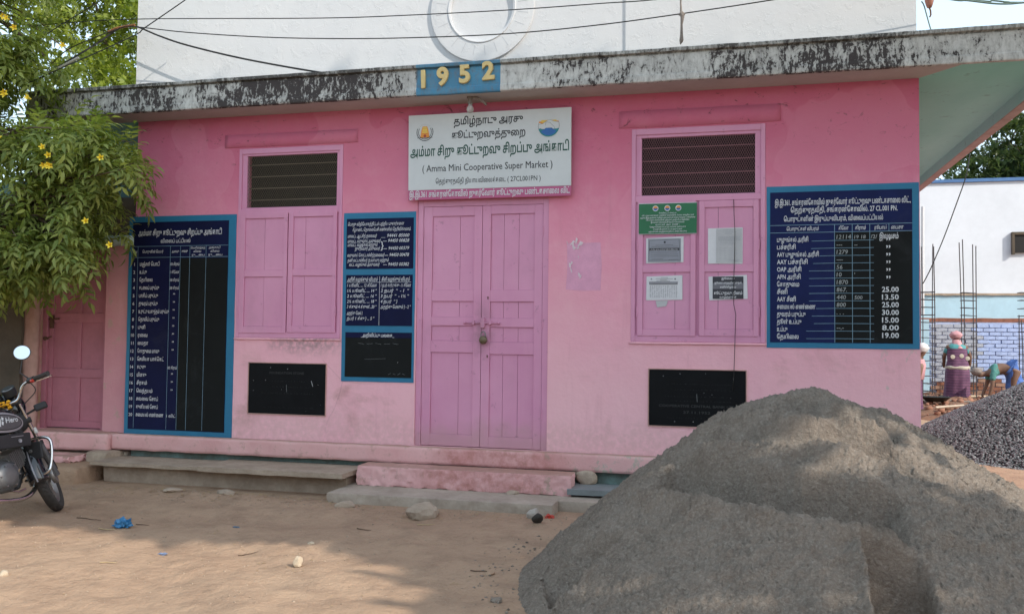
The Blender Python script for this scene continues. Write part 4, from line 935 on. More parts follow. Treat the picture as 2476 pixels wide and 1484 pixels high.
MB().tube([(x0-.03, .085, zz[1][0]+.03), (x0+.12, .085, zz[1][0]+.035)], .009, 6).box(x0+.02, x0+.055, .08, .10, zz[1][0]-.06, zz[1][0]+.07).build('latch', m_rust, lo)
zk = wy(119, 818, .08).z; MB().lathe([(0, -.02), (.022, -.018), (.024, 0), (.02, .018)], (x0-.02, .08, zk), 'y', 12).tube([(x0-.02, .07, zk), (x0+.05, .075, zk+.02)], .006, 6).build('hasp', m_rust, lo)
link('threshold', rough_box(-6.62, -5.705, -.14, .16, FZ-.175, FZ-.004, .03, .008, 43, 5, .012), m_salmon, an, smooth=True)
link('side_pillar', rough_box(wy(56, 800, .0).x, wy(93, 800, .0).x, -.02, .029, FZ-.17, wy(80, 600, 0).z, .05, .006, 44, 5, .01), m_tan, an, smooth=True)
link('under_wall', rough_box(-6.9, -5.58, -.03, .30, -.2, FZ-.17, .06, .015, 45, 4, .03), m_conc, an, smooth=True)
single('stone_step', rough_box(-6.65, -5.86, -.42, -.15, .155, FZ-.19, .015, .026, 46, 10, .012, .3, .7), m_salmon, 'broken pink stone step under the annex door behind the motorcycle', 'step')
single('concrete_block', rough_box(-5.84, -5.60, -.27, -.03, .05, FZ-.16, .03, .02, 47, 7, .03), m_stone, 'crumbling lump of masonry between the annex step and the plinth', 'masonry')
single('earth_bank', rough_box(-6.9, -5.62, -.62, -.05, -.1, .15, .04, .02, 48, 4, .05), m_ground, 'packed earth step below the annex', 'earth bank')
bw = link('compound_wall', rough_box(-11, wy(54, 800, -.05).x, -.06, .12, -.1, 2.7, .12, .015, 49, 3, .02), m_brown); tag(bw, 'dark brown wall behind the motorcycle at the left edge', 'wall')
MB().box(-12, -5.62, 1.8, 1.95, 0, 3.25).build('back_wall', pm('dark_teal_plaster', (.03, .07, .07), .3, 4, .9), an)

# ================================================================== CABLES
def cable(pts, r, lab, y, m=m_wire, nm='overhead_cable', ext=None, cat='cable', grp='cables across the white wall'):
    P = [wy(px, py, yy) for (px, py), yy in zip(pts, y if isinstance(y, (list, tuple)) else [y]*len(pts))]
    # smooth through the points
    Q = []
    for i in range(len(P)-1):
        p0, p1, p2, p3 = P[max(i-1, 0)], P[i], P[i+1], P[min(i+2, len(P)-1)]
        for k in range(6):
            t = k/6; Q.append(.5*((2*p1)+(-p0+p2)*t+(2*p0-5*p1+4*p2-p3)*t*t+(-p0+3*p1-3*p2+p3)*t**3))
    Q.append(P[-1]); o = single(nm, MB().tube(Q, r, 6).mesh(nm), m, lab, cat, group=grp); return o
cable([(-200, 90), (120, 60), (327, 47), (774, 44.5), (1003.6, 36.7), (1246.7, 23.9), (1451, 9.2), (1640, -6), (2200, -75), (3000, -200)], .0042, 'topmost thin cable crossing the white wall almost level', [-.45]*10)
cable([(100, 190), (160, 123), (287, 70), (325, 65.6), (453, 79), (636.6, 90.4), (820, 94), (1003.6, 91.7), (1233, 81.7), (1451, 60.6), (1657, 32.5), (1870, 0), (2000, -24), (2500, -120), (3100, -260)], .0048, 'sagging thin cable crossing the white wall below the ring relief', [-.45, -.4, -.30, -.28]+[-.26]*11)
cable([(60, 215), (140, 163), (233, 106.7), (290, 68), (326, 64), (384, 87), (453, 110), (590.8, 143), (765, 174.3), (830, 180)], .0085, 'thick black cable dropping from the wall corner onto the canopy', [-.6, -.5, -.3, -.2, -.16, -.16, -.17, -.2, -.27, -.30])
cable([(60, 205), (167, 156.7), (200, 143), (326.7, 85), (350, 68), (448.6, 0), (500, -40)], .0050, 'thin cable rising steeply over the left corner of the white wall', [-.9, -.8, -.7, -.5, -.45, -.4, -.4])
cable([(90, 100), (133, 70), (246.7, 0), (290, -30)], .005, 'thin cable slanting upward in front of the yellow green tree', [-.8, -.7, -.6, -.6])
cable([(93, 181.7), (130, 170), (155, 158), (190, 140)], .011, 'short pale conduit in the foliage left of the wall', [-.6]*4, pm('pale_conduit', (.5, .48, .42), .1), 'conduit', None, 'conduit', None)
cable([(262, 78), (275, 72), (287, 68), (326, 61)], .012, 'taped bundle of cables at the wall corner', [-.25]*4, pm('orange_tape', (.22, .09, .03), .4, 60), 'cable_bundle', None, 'cable', None)
rp = thing('cloth_rope', 'knotted strip of old cloth hanging over the canopy at right of the ring', 'rope', tuple(wy(1648, 105, -.3)))
Pq = [wy(px, py, -.28) for px, py in ((1646, -420), (1646, 10), (1647, 28), (1649, 34), (1650, 42), (1648, 60), (1648, 85), (1648, 97), (1647, 101), (1645, 108))]
MB().tube(Pq, [.007, .007, .010, .020, .016, .009, .012, .017, .014, .003], 10).build('rope', m_rope, rp, smooth=True)
MB().tube([wy(px, py, -.285) for px, py in ((1642, 38), (1646, 32), (1652, 34), (1656, 37))], [.006, .012, .012, .004], 8).build('knot', m_rope, rp, smooth=True)
m_grw = pm('grey_green_wire', (.12, .18, .16), .2, 10)
cable([(2228, 4), (2234, 14), (2242, 42), (2250, 70), (2256, 84)], .006, 'thin stay wire running down behind the canopy at right', [1.5]*5, m_grw, 'stay_wire', None, 'wire', None)
cable([(2000, -60), (2280, -4), (2340, 2), (2400, 9), (2440, 10), (2490, 6), (2700, -10), (3200, -60)], .010, 'dark service wire in the sky at the top right', [3]*8, m_grw, 'service_wire', None, 'wire', None)
cable([(1900, -60), (2340, -1), (2400, 2), (2440, 6), (2490, 7), (3200, 10)], .010, 'second service wire crossing the sky at the top right corner', [3.3]*6, m_grw, 'service_wire', None, 'wire', None)
ins = thing('insulator', 'small reddish insulator with a hook in the sky right of the white wall', 'insulator', tuple(wy(2246, 8, 1.5)))
q = wy(2247, -6, 1.5); MB().lathe([(0, 0), (.035, 0), (.042, -.03), (.03, -.075), (.02, -.10), (0, -.10)], q, 'z', 14).build('body', pm('brown_glaze', (.25, .10, .07), .3, 20, .4), ins, smooth=True); MB().tube([q+Vector((0, 0, -.1)), q+Vector((.01, 0, -.13)), q+Vector((0.012, 0, -.17)), q+Vector((.002, 0, -.19))], .008, 6).build('hook', m_rust, ins)
cable([(2345, 372), (2336, 425), (2310, 500), (2280, 580), (2250, 650), (2232, 685)], .010, 'thin black wire slanting down across the far white wall', [10, 10, 10.2, 10.4, 10.6, 10.8], m_wire, 'slanting_wire', None, 'wire', None)

# ================================================================== SAND HEAP
def segdist(X, Y, pts):
    """signed distance (positive on the left of the path) and position along it"""
    best = np.full(X.shape, 1e9); sg_ = np.zeros(X.shape); tt = np.zeros(X.shape); L0 = 0; Lt = sum(math.dist(a, b) for a, b in zip(pts, pts[1:]))
    for a, b in zip(pts, pts[1:]):
        dx, dy = b[0]-a[0], b[1]-a[1]; L = math.hypot(dx, dy); t = np.clip(((X-a[0])*dx+(Y-a[1])*dy)/L**2, 0, 1)
        px = X-a[0]-t*dx; py = Y-a[1]-t*dy; d = np.hypot(px, py); s_ = np.sign(dx*py-dy*px); m_ = d < best
        best = np.where(m_, d, best); sg_ = np.where(m_, s_, sg_); tt = np.where(m_, (L0+t*L)/Lt, tt); L0 += L
    return best*np.where(sg_ == 0, 1, sg_), tt
PC = (.42, -2.15)
def heap_base(X, Y):
    dx = X-PC[0]; dy = Y-PC[1]; an_ = np.arctan2(dy, dx)
    Rr = 1.72+.10*np.cos(an_)+.05*np.sin(3*an_+1)+.06*np.sin(2*an_)
    r = np.hypot(dx, dy); q = np.clip(r/Rr, 0, 2)
    h = 1.065*(1-np.power(q, 1.36))
    h = np.where(q < 1.0, h, -.35*(q-1))
    return h
def onpile(px, py, fn=heap_base):
    d = ray(px, py)
    for k in range(400):
        s_ = 3.0+k*.012; p = EYEP+d*s_
        if p.z < float(fn(np.array([p.x]), np.array([p.y]))[0]): return (p.x, p.y)
    return (p.x, p.y)
tr1 = [onpile(*p) for p in ((1530, 1214), (1640, 1216), (1760, 1240), (1900, 1268), (2060, 1296), (2180, 1330), (2240, 1345))]
tr2 = [onpile(*p) for p in ((1330, 1478), (1385, 1430), (1440, 1370), (1490, 1318), (1512, 1292))]
tr3 = [onpile(*p) for p in ((1700, 1150), (1830, 1178), (1930, 1190))]
tr4 = [onpile(*p) for p in ((1770, 1046), (1860, 1036), (1960, 1036), (2060, 1046), (2150, 1078), (2190, 1100))]
tr5 = [onpile(*p) for p in ((1650, 1105), (1760, 1080), (1900, 1082), (2050, 1100), (2180, 1150), (2280, 1205))]
tr6 = [onpile(*p) for p in ((1850, 1000), (1930, 990), (2010, 1003))]
nt1 = onpile(2170, 1440)
def heap(X, Y):
    h = heap_base(X, Y); YY = Y+1.1*h
    w1 = .05*fbm(X, Y, 3, 3.0)
    d, t = segdist(X+w1, Y+w1, tr1); e = smooth(0, .06, t)*smooth(1, .90, t)
    # trough: lip in front (negative side = towards the camera), cut behind it, scraped back wall
    h = h+e*(.055*np.exp(-((d+.03)/.035)**2)) - e*(.065+.66*np.clip(d, 0, .3))*smooth(-.012, .012, d)*smooth(.31, .23, d)
    d, t = segdist(X+w1*.5, Y+w1*.5, tr2); e = smooth(0, .12, t)*smooth(1, .9, t)
    h = h - e*.15*smooth(-.012, .015, d)*smooth(.34, .06, d) + e*.02*np.exp(-((d+.03)/.03)**2)
    d, t = segdist(X+w1, Y+w1, tr3); e = smooth(0, .2, t)*smooth(1, .8, t); h = h - e*(.01+.6*np.clip(d, 0, .2))*smooth(-.01, .012, d)*smooth(.16, .11, d)
    d, t = segdist(X+w1*1.6, Y+w1*1.6, tr4); e = smooth(.1, .35, t)*smooth(1, .85, t); h = h + e*.045*np.exp(-((d+.02)/.03)**2) - e*(.045+.55*np.clip(d, 0, .2))*smooth(-.01, .015, d)*smooth(.19, .11, d)
    d, t = segdist(X+w1*1.8, Y+w1*1.8, tr5); e = smooth(0, .15, t)*smooth(1, .8, t)*(.4+2.2*np.clip(fbm(X+1, Y, 3, 2.5)+.25, 0, .5)); h = h + e*.04*np.exp(-((d+.02)/.03)**2) - e*(.04+.55*np.clip(d, 0, .2))*smooth(-.01, .015, d)*smooth(.17, .10, d)
    d, t = segdist(X+w1*1.8, Y+w1*1.8, tr6); e = smooth(0, .3, t)*smooth(1, .7, t); h = h - e*(.05+.5*np.clip(d, 0, .2))*smooth(-.01, .015, d)*smooth(.15, .10, d)
    # square notch near the camera
    u = X-nt1[0]+.06*fbm(X, Y, 3, 5); v_ = Y-nt1[1]
    nf = smooth(-.125, -.10, u)*smooth(.16, .10, u)*smooth(.20, .15, v_+.35*u*u)*smooth(-1.0, -.6, v_); h = h - nf*.42
    h = h + .035*np.exp(-((u+.13)/.022)**2)*smooth(.22, .1, v_)*smooth(-1, -.5, v_)
    inside = smooth(-.05, .12, h)
    # slumped terraces
    n = fbm(X, YY, 4, 1.6); ph = h*17+n*9+.9*np.sin(X*2.1+Y); h = h + inside*.016*np.sin(ph)*smooth(.45, .85, h)
    ridg = 1-np.abs(fbm(X*.7, YY*1.6, 4, 3.2))*5; h = h + inside*.026*np.clip(ridg, -.4, 1)*smooth(.2, .7, h+.3*n)
    lump = fbm(X+3, YY, 5, 8.0)
    h = h + inside*(.085*n+.052*lump+.045*np.abs(fbm(X, YY+4, 3, 17.0))+.020*fbm(X, YY, 2, 42.0))
    return h
def heapmesh():
    xs = np.arange(-1.75, 2.65, .0105); ys = np.arange(-4.1, -.12, .0115); X, Y = np.meshgrid(xs, ys); H = heap(X, Y); G = ground_z(X, Y)
    edge = smooth(0, .2, X-xs[0])*smooth(0, .2, xs[-1]-X)*smooth(0, .12, Y-ys[0])*smooth(0, .1, ys[-1]-Y)
    Z = np.where(H > G-.02, H, G-.02); Z = G-.03+(Z-G+.03)*edge
    Z = Z+np.where(H > G, .0042*RNG.standard_normal(X.shape)+.016*np.clip(vnoise(X*70, Y*70)-.72, 0, 1)*1.5, 0); X = X+.006*RNG.standard_normal(X.shape)*.5; 
    V = np.stack([X, Y, Z], -1).reshape(-1, 3); nx, ny = len(xs), len(ys); i = np.arange(nx*ny).reshape(ny, nx); Fc = np.stack([i[:-1, :-1], i[:-1, 1:], i[1:, 1:], i[1:, :-1]], -1).reshape(-1, 4)
    keep = (Z > G-.025).reshape(-1)[Fc].any(1)
    return npmesh('sand_heap', V, Fc[keep])
sh = link('sand_heap', heapmesh(), m_sand, smooth=True); tag(sh, 'large heap of damp grey sand with shovel cuts in the foreground at right', 'sand heap')
def crumb():
    a_ = random.uniform(1.7, 5.2) if random.random() < .85 else random.uniform(0, 6.28); r = 1.72*random.gauss(1.0, .05); x = PC[0]+r*math.cos(a_); y = PC[1]+r*math.sin(a_)
    z = max(gzat(x, y), float(heap(np.array([x]), np.array([y]))[0])); return x, y, z
def crumb2():
    x = PC[0]+random.uniform(-1.4, 1.5); y = PC[1]+random.uniform(-1.5, .2); return x, y, float(heap(np.array([x]), np.array([y]))[0])+.0
Vq, Fq = scatter_stones(330, crumb, .003, .012); Vr, Fr = scatter_stones(300, crumb2, .002, .006)
o = link('sand_crumbs', npmesh('crumbs', np.concatenate([Vq, Vr]), np.concatenate([Fq, Fr+len(Vq)])), m_sand); tag(o, 'crumbs and clods of sand round the foot of the heap', 'sand crumbs', kind='stuff')

# ================================================================== GRAVEL HEAP (right)
GC = (4.95, 5.4)
def gravel(X, Y):
    r = np.hypot(X-GC[0], (Y-GC[1])*.95); q = r/2.75; return 1.35*(1-np.power(np.clip(q, 0, 3), 1.1))+.09*fbm(X, Y, 4, 1.5)
xs = np.arange(1.9, 8, .06); X, Y = np.meshgrid(xs, xs+.4); gh = thing('gravel_heap', 'heap of dark blue grey crushed stone on the ground at the right edge', 'gravel heap', (GC[0], GC[1], 0))
link('core', gridmesh('g', xs, xs+.4, np.maximum(gravel(X, Y), -.15)-.03), pm('gravel_core', (.05, .055, .06), .3, 20, .9), gh)
def gs():
    while True:
        a_ = random.uniform(2.2, 5.6); r = 2.9*math.sqrt(random.random()); x = GC[0]+r*math.cos(a_); y = GC[1]+r*math.sin(a_)
        if x < 5.6 and y < 7.3:
            return x, y, max(0.0, float(gravel(np.array([x]), np.array([y]))[0]))
Vq, Fq = scatter_stones(32000, gs, .007, .019)
kg = NM('blue_metal_gravel'); gg = kg.n('NewGeometry'); cc = kg.ramp(gg.outputs['Random Per Island'], [(0, (.075, .084, .09)), (.6, (.15, .165, .175)), (1, (.28, .295, .30))]); kg.fin(cc, .85, spec=.3)
o = link('crushed_stone', npmesh('cs', Vq, Fq), kg.m, gh); o['kind'] = 'stuff'

# ================================================================== BUILDING SITE (right background)
fw_ = thing('far_wall_building', 'far white building with a thin blue coping behind the workers', 'building', (6, 14, 0))
m_farwhite = pm('far_whitewash', (.66, .69, .74), .08, 1.2, .9, .3, 12); m_blueband = pm('pale_blue_paint', (.42, .60, .70), .12, 2, .85, .3)
zc0, zc1 = wy(2350, 441, 14).z, wy(2350, 434, 14).z
MB().box(2.4, 16, 14.0, 20, 2.47, zc0).build('wall', m_farwhite, fw_); MB().box(2.3, 16.1, 13.95, 20.05, zc0+.002, zc1+.01).build('coping', pm('coping_blue', (.07, .16, .34), .2, 5), fw_)
MB().box(2.4, 16, 13.97, 20, 1.93, 2.468).build('blue_band', m_blueband, fw_)
hw_ = rect((2454, 567), (2490, 567), (2490, 610), (2454, 610), 13.9); MB().box(hw_[0], hw_[1], 13.93, 13.995, hw_[2], hw_[3]).build('vent_opening', m_dark, fw_); MB().box(hw_[0]-.05, hw_[0], 13.9, 13.998, hw_[2]-.04, hw_[3]+.06).box(hw_[0], hw_[1]+.1, 13.9, 13.998, hw_[3], hw_[3]+.06).build('vent_surround', m_brown, fw_)
link('broken_edge', rough_box(2.5, 16, 13.92, 14.0, 1.84, 1.94, .08, .02, 60, 4, .02), pm('red_brick_rubble', (.23, .09, .055), .35, 8, .9, .6), fw_); link('broken_edge', rough_box(2.5, 16, 13.93, 13.99, 2.44, 2.49, .08, .015, 61, 4, .01), m_stone, fw_)
MB().tube([wy(2231, 500, 13.7), wy(2231, 760, 13.7)], .035, 8).build('drain_pipe', m_white, fw_)
bk = thing('brick_wall', 'old brick wall, pale blue paint above and bare red bricks below, behind the workers', 'wall', (5.4, 13.8, 0))
MB().box(4.38, 8.6, 13.84, 14.0, -.1, 1.84).build('mortar', pm('mortar', (.36, .40, .54), .25, 3, .95), bk)
bmeshes = []
for k in range(5):
    me = rough_box(-.116, .116, -.012, .05, -.039, .039, .056, .006, 70+k, 9, .010); bmeshes.append(me)
m_bpaint = [pm('brick_blue_limewash', (.40, .49, .74), .12, 9, .9, .5), pm('brick_grey_limewash', (.40, .42, .48), .2, 9, .9, .5), pm('bare_brick', (.24, .10, .06), .3, 9, .9, .6), pm('bare_brick_pale', (.33, .19, .13), .3, 9, .9, .6)]
bcopies = [[] for _ in range(4)]
for mi, mm in enumerate(m_bpaint):
    for me in bmeshes: c = me.copy(); c.materials.append(mm); bcopies[mi].append(c)
nb = 0
for row in range(21):
    z = .05+row*.0855
    for cidx in range(10):
        x = 4.52+cidx*.238+(.119 if row % 2 else 0)
        if x > 6.75: continue
        n_ = mn.noise(Vector((x*1.3, z*2, 4)))*.35; up_ = z+n_ > .50+max(0, (x-5.9))*.3
        mi = (0 if x+n_ > 5.35 else 1) if up_ else (2 if random.random() < .65 else 3)
        o = bpy.data.objects.new('brick', random.choice(bcopies[mi])); COL.objects.link(o); o.parent = bk; o.location = (x-5.4+random.uniform(-.006, .006), 13.82-13.8+random.uniform(-.012, .008), z+random.uniform(-.003, .003)); nb += 1
MB().box(4.20, 4.37, 13.78, 14.0, 0, 1.9).build('corner_post', m_blueband, bk)
def cage(x, y, h, lab, s_=.115):
    t = thing('rebar_cage', lab, 'rebar column', (x, y, 0), 'rebar columns on the building site')
    for dx in (-s_, s_):
        for dy in (-s_, s_): MB().tube([(x+dx, y+dy, 0), (x+dx+.01, y+dy, h*.6), (x+dx+random.uniform(-.03, .03), y+dy, h+random.uniform(-.12, .1))], .011, 5).build('vertical_bar', m_rustd, t)
    z = .2
    while z < 2.45:
        a_ = s_+.016; q = random.uniform(-.012, .012); MB().tube([(x-a_, y-a_, z+q), (x+a_, y-a_, z-q), (x+a_, y+a_, z), (x-a_, y+a_, z+q), (x-a_, y-a_, z+q)], .007, 4).build('tie', m_rustd, t); z += .16
    return t
m_rustd = pm('rebar_steel', (.07, .06, .065), .4, 20, .7, .3, metal=.3)
cage(wy(2341, 700, 13).x, 13.0, 3.5, 'tall cage of steel bars beside the woman in purple'); cage(wy(2229, 700, 12.6).x+.10, 12.6, 3.5, 'cage of steel bars close to the corner of the pink wall'); cage(wy(2481, 700, 13).x, 13.0, 1.9, 'shorter cage of steel bars at the right edge')
p0, p1 = wy(2226, 957, 12.9), wy(2460, 960, 13.1); o = single('batten', MB().tube([p0, p1, p1+Vector((.8, 0, 0))], .035, 6).mesh('b'), pm('raw_wood', (.50, .40, .28), .2, 10), 'long pale timber batten lying behind the workers', 'timber')
m_redearth = pm('red_earth', (.20, .10, .06), .35, 2, .95, .7, 14, bd=.03)
xs = np.arange(2.5, 8.5, .07); ys = np.arange(8.6, 13.7, .07); X, Y = np.meshgrid(xs, ys); Z = .03+.16*smooth(8.6, 11, Y)+.30*np.abs(fbm(X, Y, 5, .9))+.10*fbm(X, Y, 4, 3)-.06*smooth(9.4, 8.6, Y)-.2*smooth(2.9, 2.5, X)
o = link('red_earth', gridmesh('re', xs, ys, Z), m_redearth, smooth=True); tag(o, kind='structure')
def rs():
    x = random.uniform(3.2, 6.5); y = random.uniform(9, 13.4); return x, y, .10+.16*min(1, max(0, (y-8.6)/2.4))
Vq, Fq = scatter_stones(420, rs, .02, .085); o = link('rubble', npmesh('rb', Vq, Fq), pm('brick_rubble', (.26, .12, .075), .4, 5, .9, .5)); tag(o, 'broken brick rubble on the red earth behind the gravel', 'rubble', kind='stuff')
bs = thing('metal_pan', 'round black carrying pan on the ground at the feet of the woman in purple', 'pan', tuple(gz(2262, 975, .25)))
q = gz(2262, 972, .25); MB().lathe([(0, 0), (.16, .01), (.26, .10), (.27, .105), (.25, .10), (.15, .03), (0, .02)], q, 'z', 20).build('bowl', m_wire, bs, smooth=True)
for i, (a_, b_) in enumerate((((2262, 985), (2330, 980)), ((2298, 968), (2345, 972)), ((2320, 960), (2375, 985)), ((2226, 967), (2245, 970)))):
    pa, pb = gz(*a_, .26), gz(*b_, .26); single('wood_scrap', MB().tube([pa, pb], .022, 4).mesh('w'), pm('weathered_timber%d' % i, (.42, .33, .25), .2, 12), ('wood scrap lying nearest the camera by the pan', 'wood scrap at the feet of the woman in purple', 'slanting wood scrap right of the woman in purple', 'wood scrap by the corner of the pink wall')[i], 'wood scrap')

# ================================================================== PEOPLE
m_skin = pm('brown_skin', (.16, .085, .055), .1, 20, .6, .1)
def skin_body(nodes, edges, m, parent, name='body', sub=2, root=0):
    me = bpy.data.meshes.new(name); me.from_pydata([n[0] for n in nodes], edges, []); o = bpy.data.objects.new(name, me); COL.objects.link(o)
    md = o.modifiers.new('s', 'SKIN'); md.use_smooth_shade = True
    for i, n in enumerate(nodes):
        r = n[1]; me.skin_vertices[0].data[i].radius = (r, r) if not isinstance(r, tuple) else r; me.skin_vertices[0].data[i].use_root = (i == root)
    sb = o.modifiers.new('u', 'SUBSURF'); sb.levels = sb.render_levels = sub
    dg = bpy.context.evaluated_depsgraph_get(); m2 = bpy.data.meshes.new_from_object(o.evaluated_get(dg)); bpy.data.objects.remove(o); m2.materials.clear()
    return link(name, m2, m, parent, True)
def cloth(name, prof, parent, m, n=40, fold=.03, folds=9, ph=0, label=None):
    """prof: list of (cx, cy, z, rx, ry); rings with folds"""
    V = []; Fc = []; K = len(prof)
    for i, (cx, cy, z, rx, ry) in enumerate(prof):
        for j in range(n):
            a_ = 2*math.pi*j/n; f_ = 1+fold*math.sin(a_*folds+ph+i*.35)*(i/(K-1) if prof[0][2] > prof[-1][2] else 1-i/(K-1))+fold*.5*mn.noise(Vector((math.cos(a_)*2, math.sin(a_)*2, z*4)))
            V.append((cx+rx*math.cos(a_)*f_, cy+ry*math.sin(a_)*f_, z+.012*mn.noise(Vector((a_, z*3, 1)))))
    for i in range(K-1):
        for j in range(n): Fc.append((i*n+j, i*n+(j+1) % n, (i+1)*n+(j+1) % n, (i+1)*n+j))
    mb = MB(); mb.add(V, Fc); return mb.build(name, m, parent, smooth=True, label=label)
def headball(name, c, r, m, parent, seed=0, amp=.15, sc=(1, 1, 1)):
    bm = bmesh.new(); bmesh.ops.create_icosphere(bm, subdivisions=3, radius=1)
    for v in bm.verts:
        n = v.co.normalized(); k = 1+amp*mn.noise(Vector((n.x*1.5+seed, n.y*1.5, n.z*6))); v.co = Vector(c)+Vector((n.x*sc[0], n.y*sc[1], n.z*sc[2]))*r*k
    me = bpy.data.meshes.new(name); bm.to_mesh(me); bm.free(); return link(name, me, m, parent, True)
def mk_saree():
    k = NM('striped_purple_saree'); X, Y, Z = k.xyz(); b = k.ramp(k.noise(6, 5), [(.3, (.10, .035, .085)), (.7, (.17, .07, .13))])
    wv = k.n('TexWave'); wv.bands_direction = 'Z'; wv.inputs['Scale'].default_value = 5.5; wv.inputs['Distortion'].default_value = 1.5; k.L(k.pos(), wv.inputs['Vector'])
    b = k.mix(k.math('MULTIPLY', k.step(wv.outputs['Fac'], .75, .9), .6), b, (.035, .02, .04)); return k.fin(b, .8, k.bump(k.noise(30, 4), .3, .01))
m_saree = mk_saree(); m_blouse = pm('teal_blouse', (.07, .26, .27), .15, 12, .8); m_scarf = pm('pink_head_cloth', (.50, .26, .28), .25, 20, .85, .4); m_petti = pm('cream_hem', (.48, .42, .34), .2, 12)
# woman standing, seen from behind
wp = gz(2305, 985, .0); wx, wy_, wz = wp.x, 12.75, .17
w1 = thing('person', 'person in a purple patterned saree and pink head cloth standing with their back to us', 'person', (wx, wy_, wz))
def A(x, y, z): return (wx+x, wy_+y, wz+z)
skin_body([(A(0, 0, .72), .14), (A(0, .0, .88), .12), (A(0, .02, 1.02), .13), (A(0, .04, 1.12), .12), (A(.0, .07, 1.20), .05), (A(.01, .10, 1.27), .06), (A(.015, .12, 1.36), .075),
           (A(-.17, .04, 1.12), .055), (A(-.24, .06, .93), .042), (A(-.22, .18, .75), .032), (A(-.20, .24, .68), .025),
           (A(.17, .04, 1.12), .055), (A(.26, .06, .93), .042), (A(.27, .14, .74), .032), (A(.26, .19, .66), .025),
           (A(-.09, 0, .66), .09), (A(-.09, 0, .36), .06), (A(-.09, .02, .07), .04), (A(-.09, .12, .03), .03), (A(.09, 0, .66), .09), (A(.09, 0, .36), .06), (A(.09, .02, .07), .04), (A(.09, .12, .03), .03)],
          [(0, 1), (1, 2), (2, 3), (3, 4), (4, 5), (5, 6), (3, 7), (7, 8), (8, 9), (9, 10), (3, 11), (11, 12), (12, 13), (13, 14), (0, 15), (15, 16), (16, 17), (17, 18), (0, 19), (19, 20), (20, 21), (21, 22)], m_skin, w1)
cloth('skirt', [A(0, 0, .86)+(.165, .14), A(0, 0, .74)+(.215, .18), A(0, 0, .60)+(.235, .20), A(0, .0, .40)+(.235, .20), A(-.01, 0, .20)+(.24, .21), A(-.01, 0, .08)+(.25, .22)], w1, m_saree, fold=.07, folds=9)
cloth('hem', [A(-.01, 0, .10)+(.235, .205), A(-.01, 0, .04)+(.245, .22)], w1, m_petti, fold=.05)
cloth('blouse', [A(0, .05, 1.19)+(.10, .08), A(0, .04, 1.15)+(.185, .12), A(0, .03, 1.06)+(.19, .135), A(0, .01, .93)+(.165, .13)], w1, m_blouse, fold=.02)
cloth('saree_wrap', [A(0, .03, 1.09)+(.195, .145), A(0, .01, .98)+(.198, .15), A(0, 0, .84)+(.19, .155), A(0, 0, .72)+(.225, .19)], w1, m_saree, fold=.05, folds=6)
cloth('waist_roll', [A(0, 0, .74)+(.20, .17), A(.0, 0, .72)+(.24, .20), A(.0, 0, .69)+(.245, .205), A(.01, 0, .66)+(.22, .19)], w1, m_petti, fold=.06, folds=5)
for s_ in (-1, 1):
    sk = skin_body([(A(.16*s_, .04, 1.13), .068), (A(.205*s_, .05, 1.02), .058), (A(.225*s_, .055, .97), .052)], [(0, 1), (1, 2)], m_blouse, w1, 'sleeve', 1)
for dx, dz in ((-.12, 1.0), (.05, 1.02), (.17, .97)):
    MB().lathe([(0, -.006), (.045, 0)], (wx+dx, wy_-.150 if abs(dx) < .15 else wy_-.125, wz+dz-.08), 'y', 14).build('motif', m_petti, w1)
headball('head_cloth', A(0.0, .11, 1.37), .108, m_scarf, w1, 2, .18, (1.12, 1.1, .88)); cloth('cloth_tail', [A(.0, .08, 1.28)+(.075, .07), A(.01, .04, 1.18)+(.10, .085), A(.03, .0, 1.09)+(.09, .12)], w1, m_scarf, fold=.12, folds=4)
# woman bending forward to the left
bx, by, bz_ = wy(2450, 940, 12.0).x, 12.0, .20
w2 = thing('person', 'person in a blue skirt and green blouse bending down to the left behind the gravel', 'person', (bx, by, bz_))
def A(x, y, z): return (bx+x, by+y, bz_+z)
skin_body([(A(0, 0, .66), (.15, .15)), (A(-.15, 0, .68), .13), (A(-.30, 0, .66), .125), (A(-.42, 0, .60), .11), (A(-.50, 0, .56), .05), (A(-.58, 0, .55), .07), (A(-.66, -.01, .56), .075),
           (A(-.40, -.15, .55), .05), (A(-.42, -.17, .36), .04), (A(-.46, -.16, .18), .03), (A(-.48, -.15, .10), .025), (A(-.40, .15, .55), .05), (A(-.43, .17, .36), .04), (A(-.50, .16, .18), .03), (A(-.53, .15, .10), .025),
           (A(.02, -.09, .60), .10), (A(-.03, -.10, .32), .065), (A(.02, -.10, .05), .04), (A(-.10, -.10, .02), .03), (A(.02, .09, .60), .10), (A(-.03, .10, .32), .065), (A(.02, .10, .05), .04), (A(-.10, .10, .02), .03)],
          [(0, 1), (1, 2), (2, 3), (3, 4), (4, 5), (5, 6), (3, 7), (7, 8), (8, 9), (9, 10), (3, 11), (11, 12), (12, 13), (13, 14), (0, 15), (15, 16), (16, 17), (17, 18), (0, 19), (19, 20), (20, 21), (21, 22)], m_skin, w2)
m_bsk = pm('blue_cloth', (.07, .15, .42), .35, 9, .85, .9, 14, bd=.03); m_gbl = pm('green_blouse', (.06, .20, .18), .3, 9, .85, .9, 16, bd=.02)
skin_body([(A(.06, 0, .62), .17), (A(-.04, 0, .70), .175), (A(-.14, 0, .70), .15), (A(.03, 0, .42), .17), (A(.0, 0, .14), .18)], [(0, 1), (1, 2), (0, 3), (3, 4)], m_bsk, w2, 'skirt', 2)
skin_body([(A(-.24, 0, .69), .135), (A(-.34, 0, .65), .135), (A(-.43, 0, .60), .12), (A(-.40, -.15, .55), .065), (A(-.42, -.17, .43), .055), (A(-.40, .15, .55), .065), (A(-.42, .17, .43), .055)], [(0, 1), (1, 2), (2, 3), (3, 4), (2, 5), (5, 6)], m_gbl, w2, 'blouse', 2)
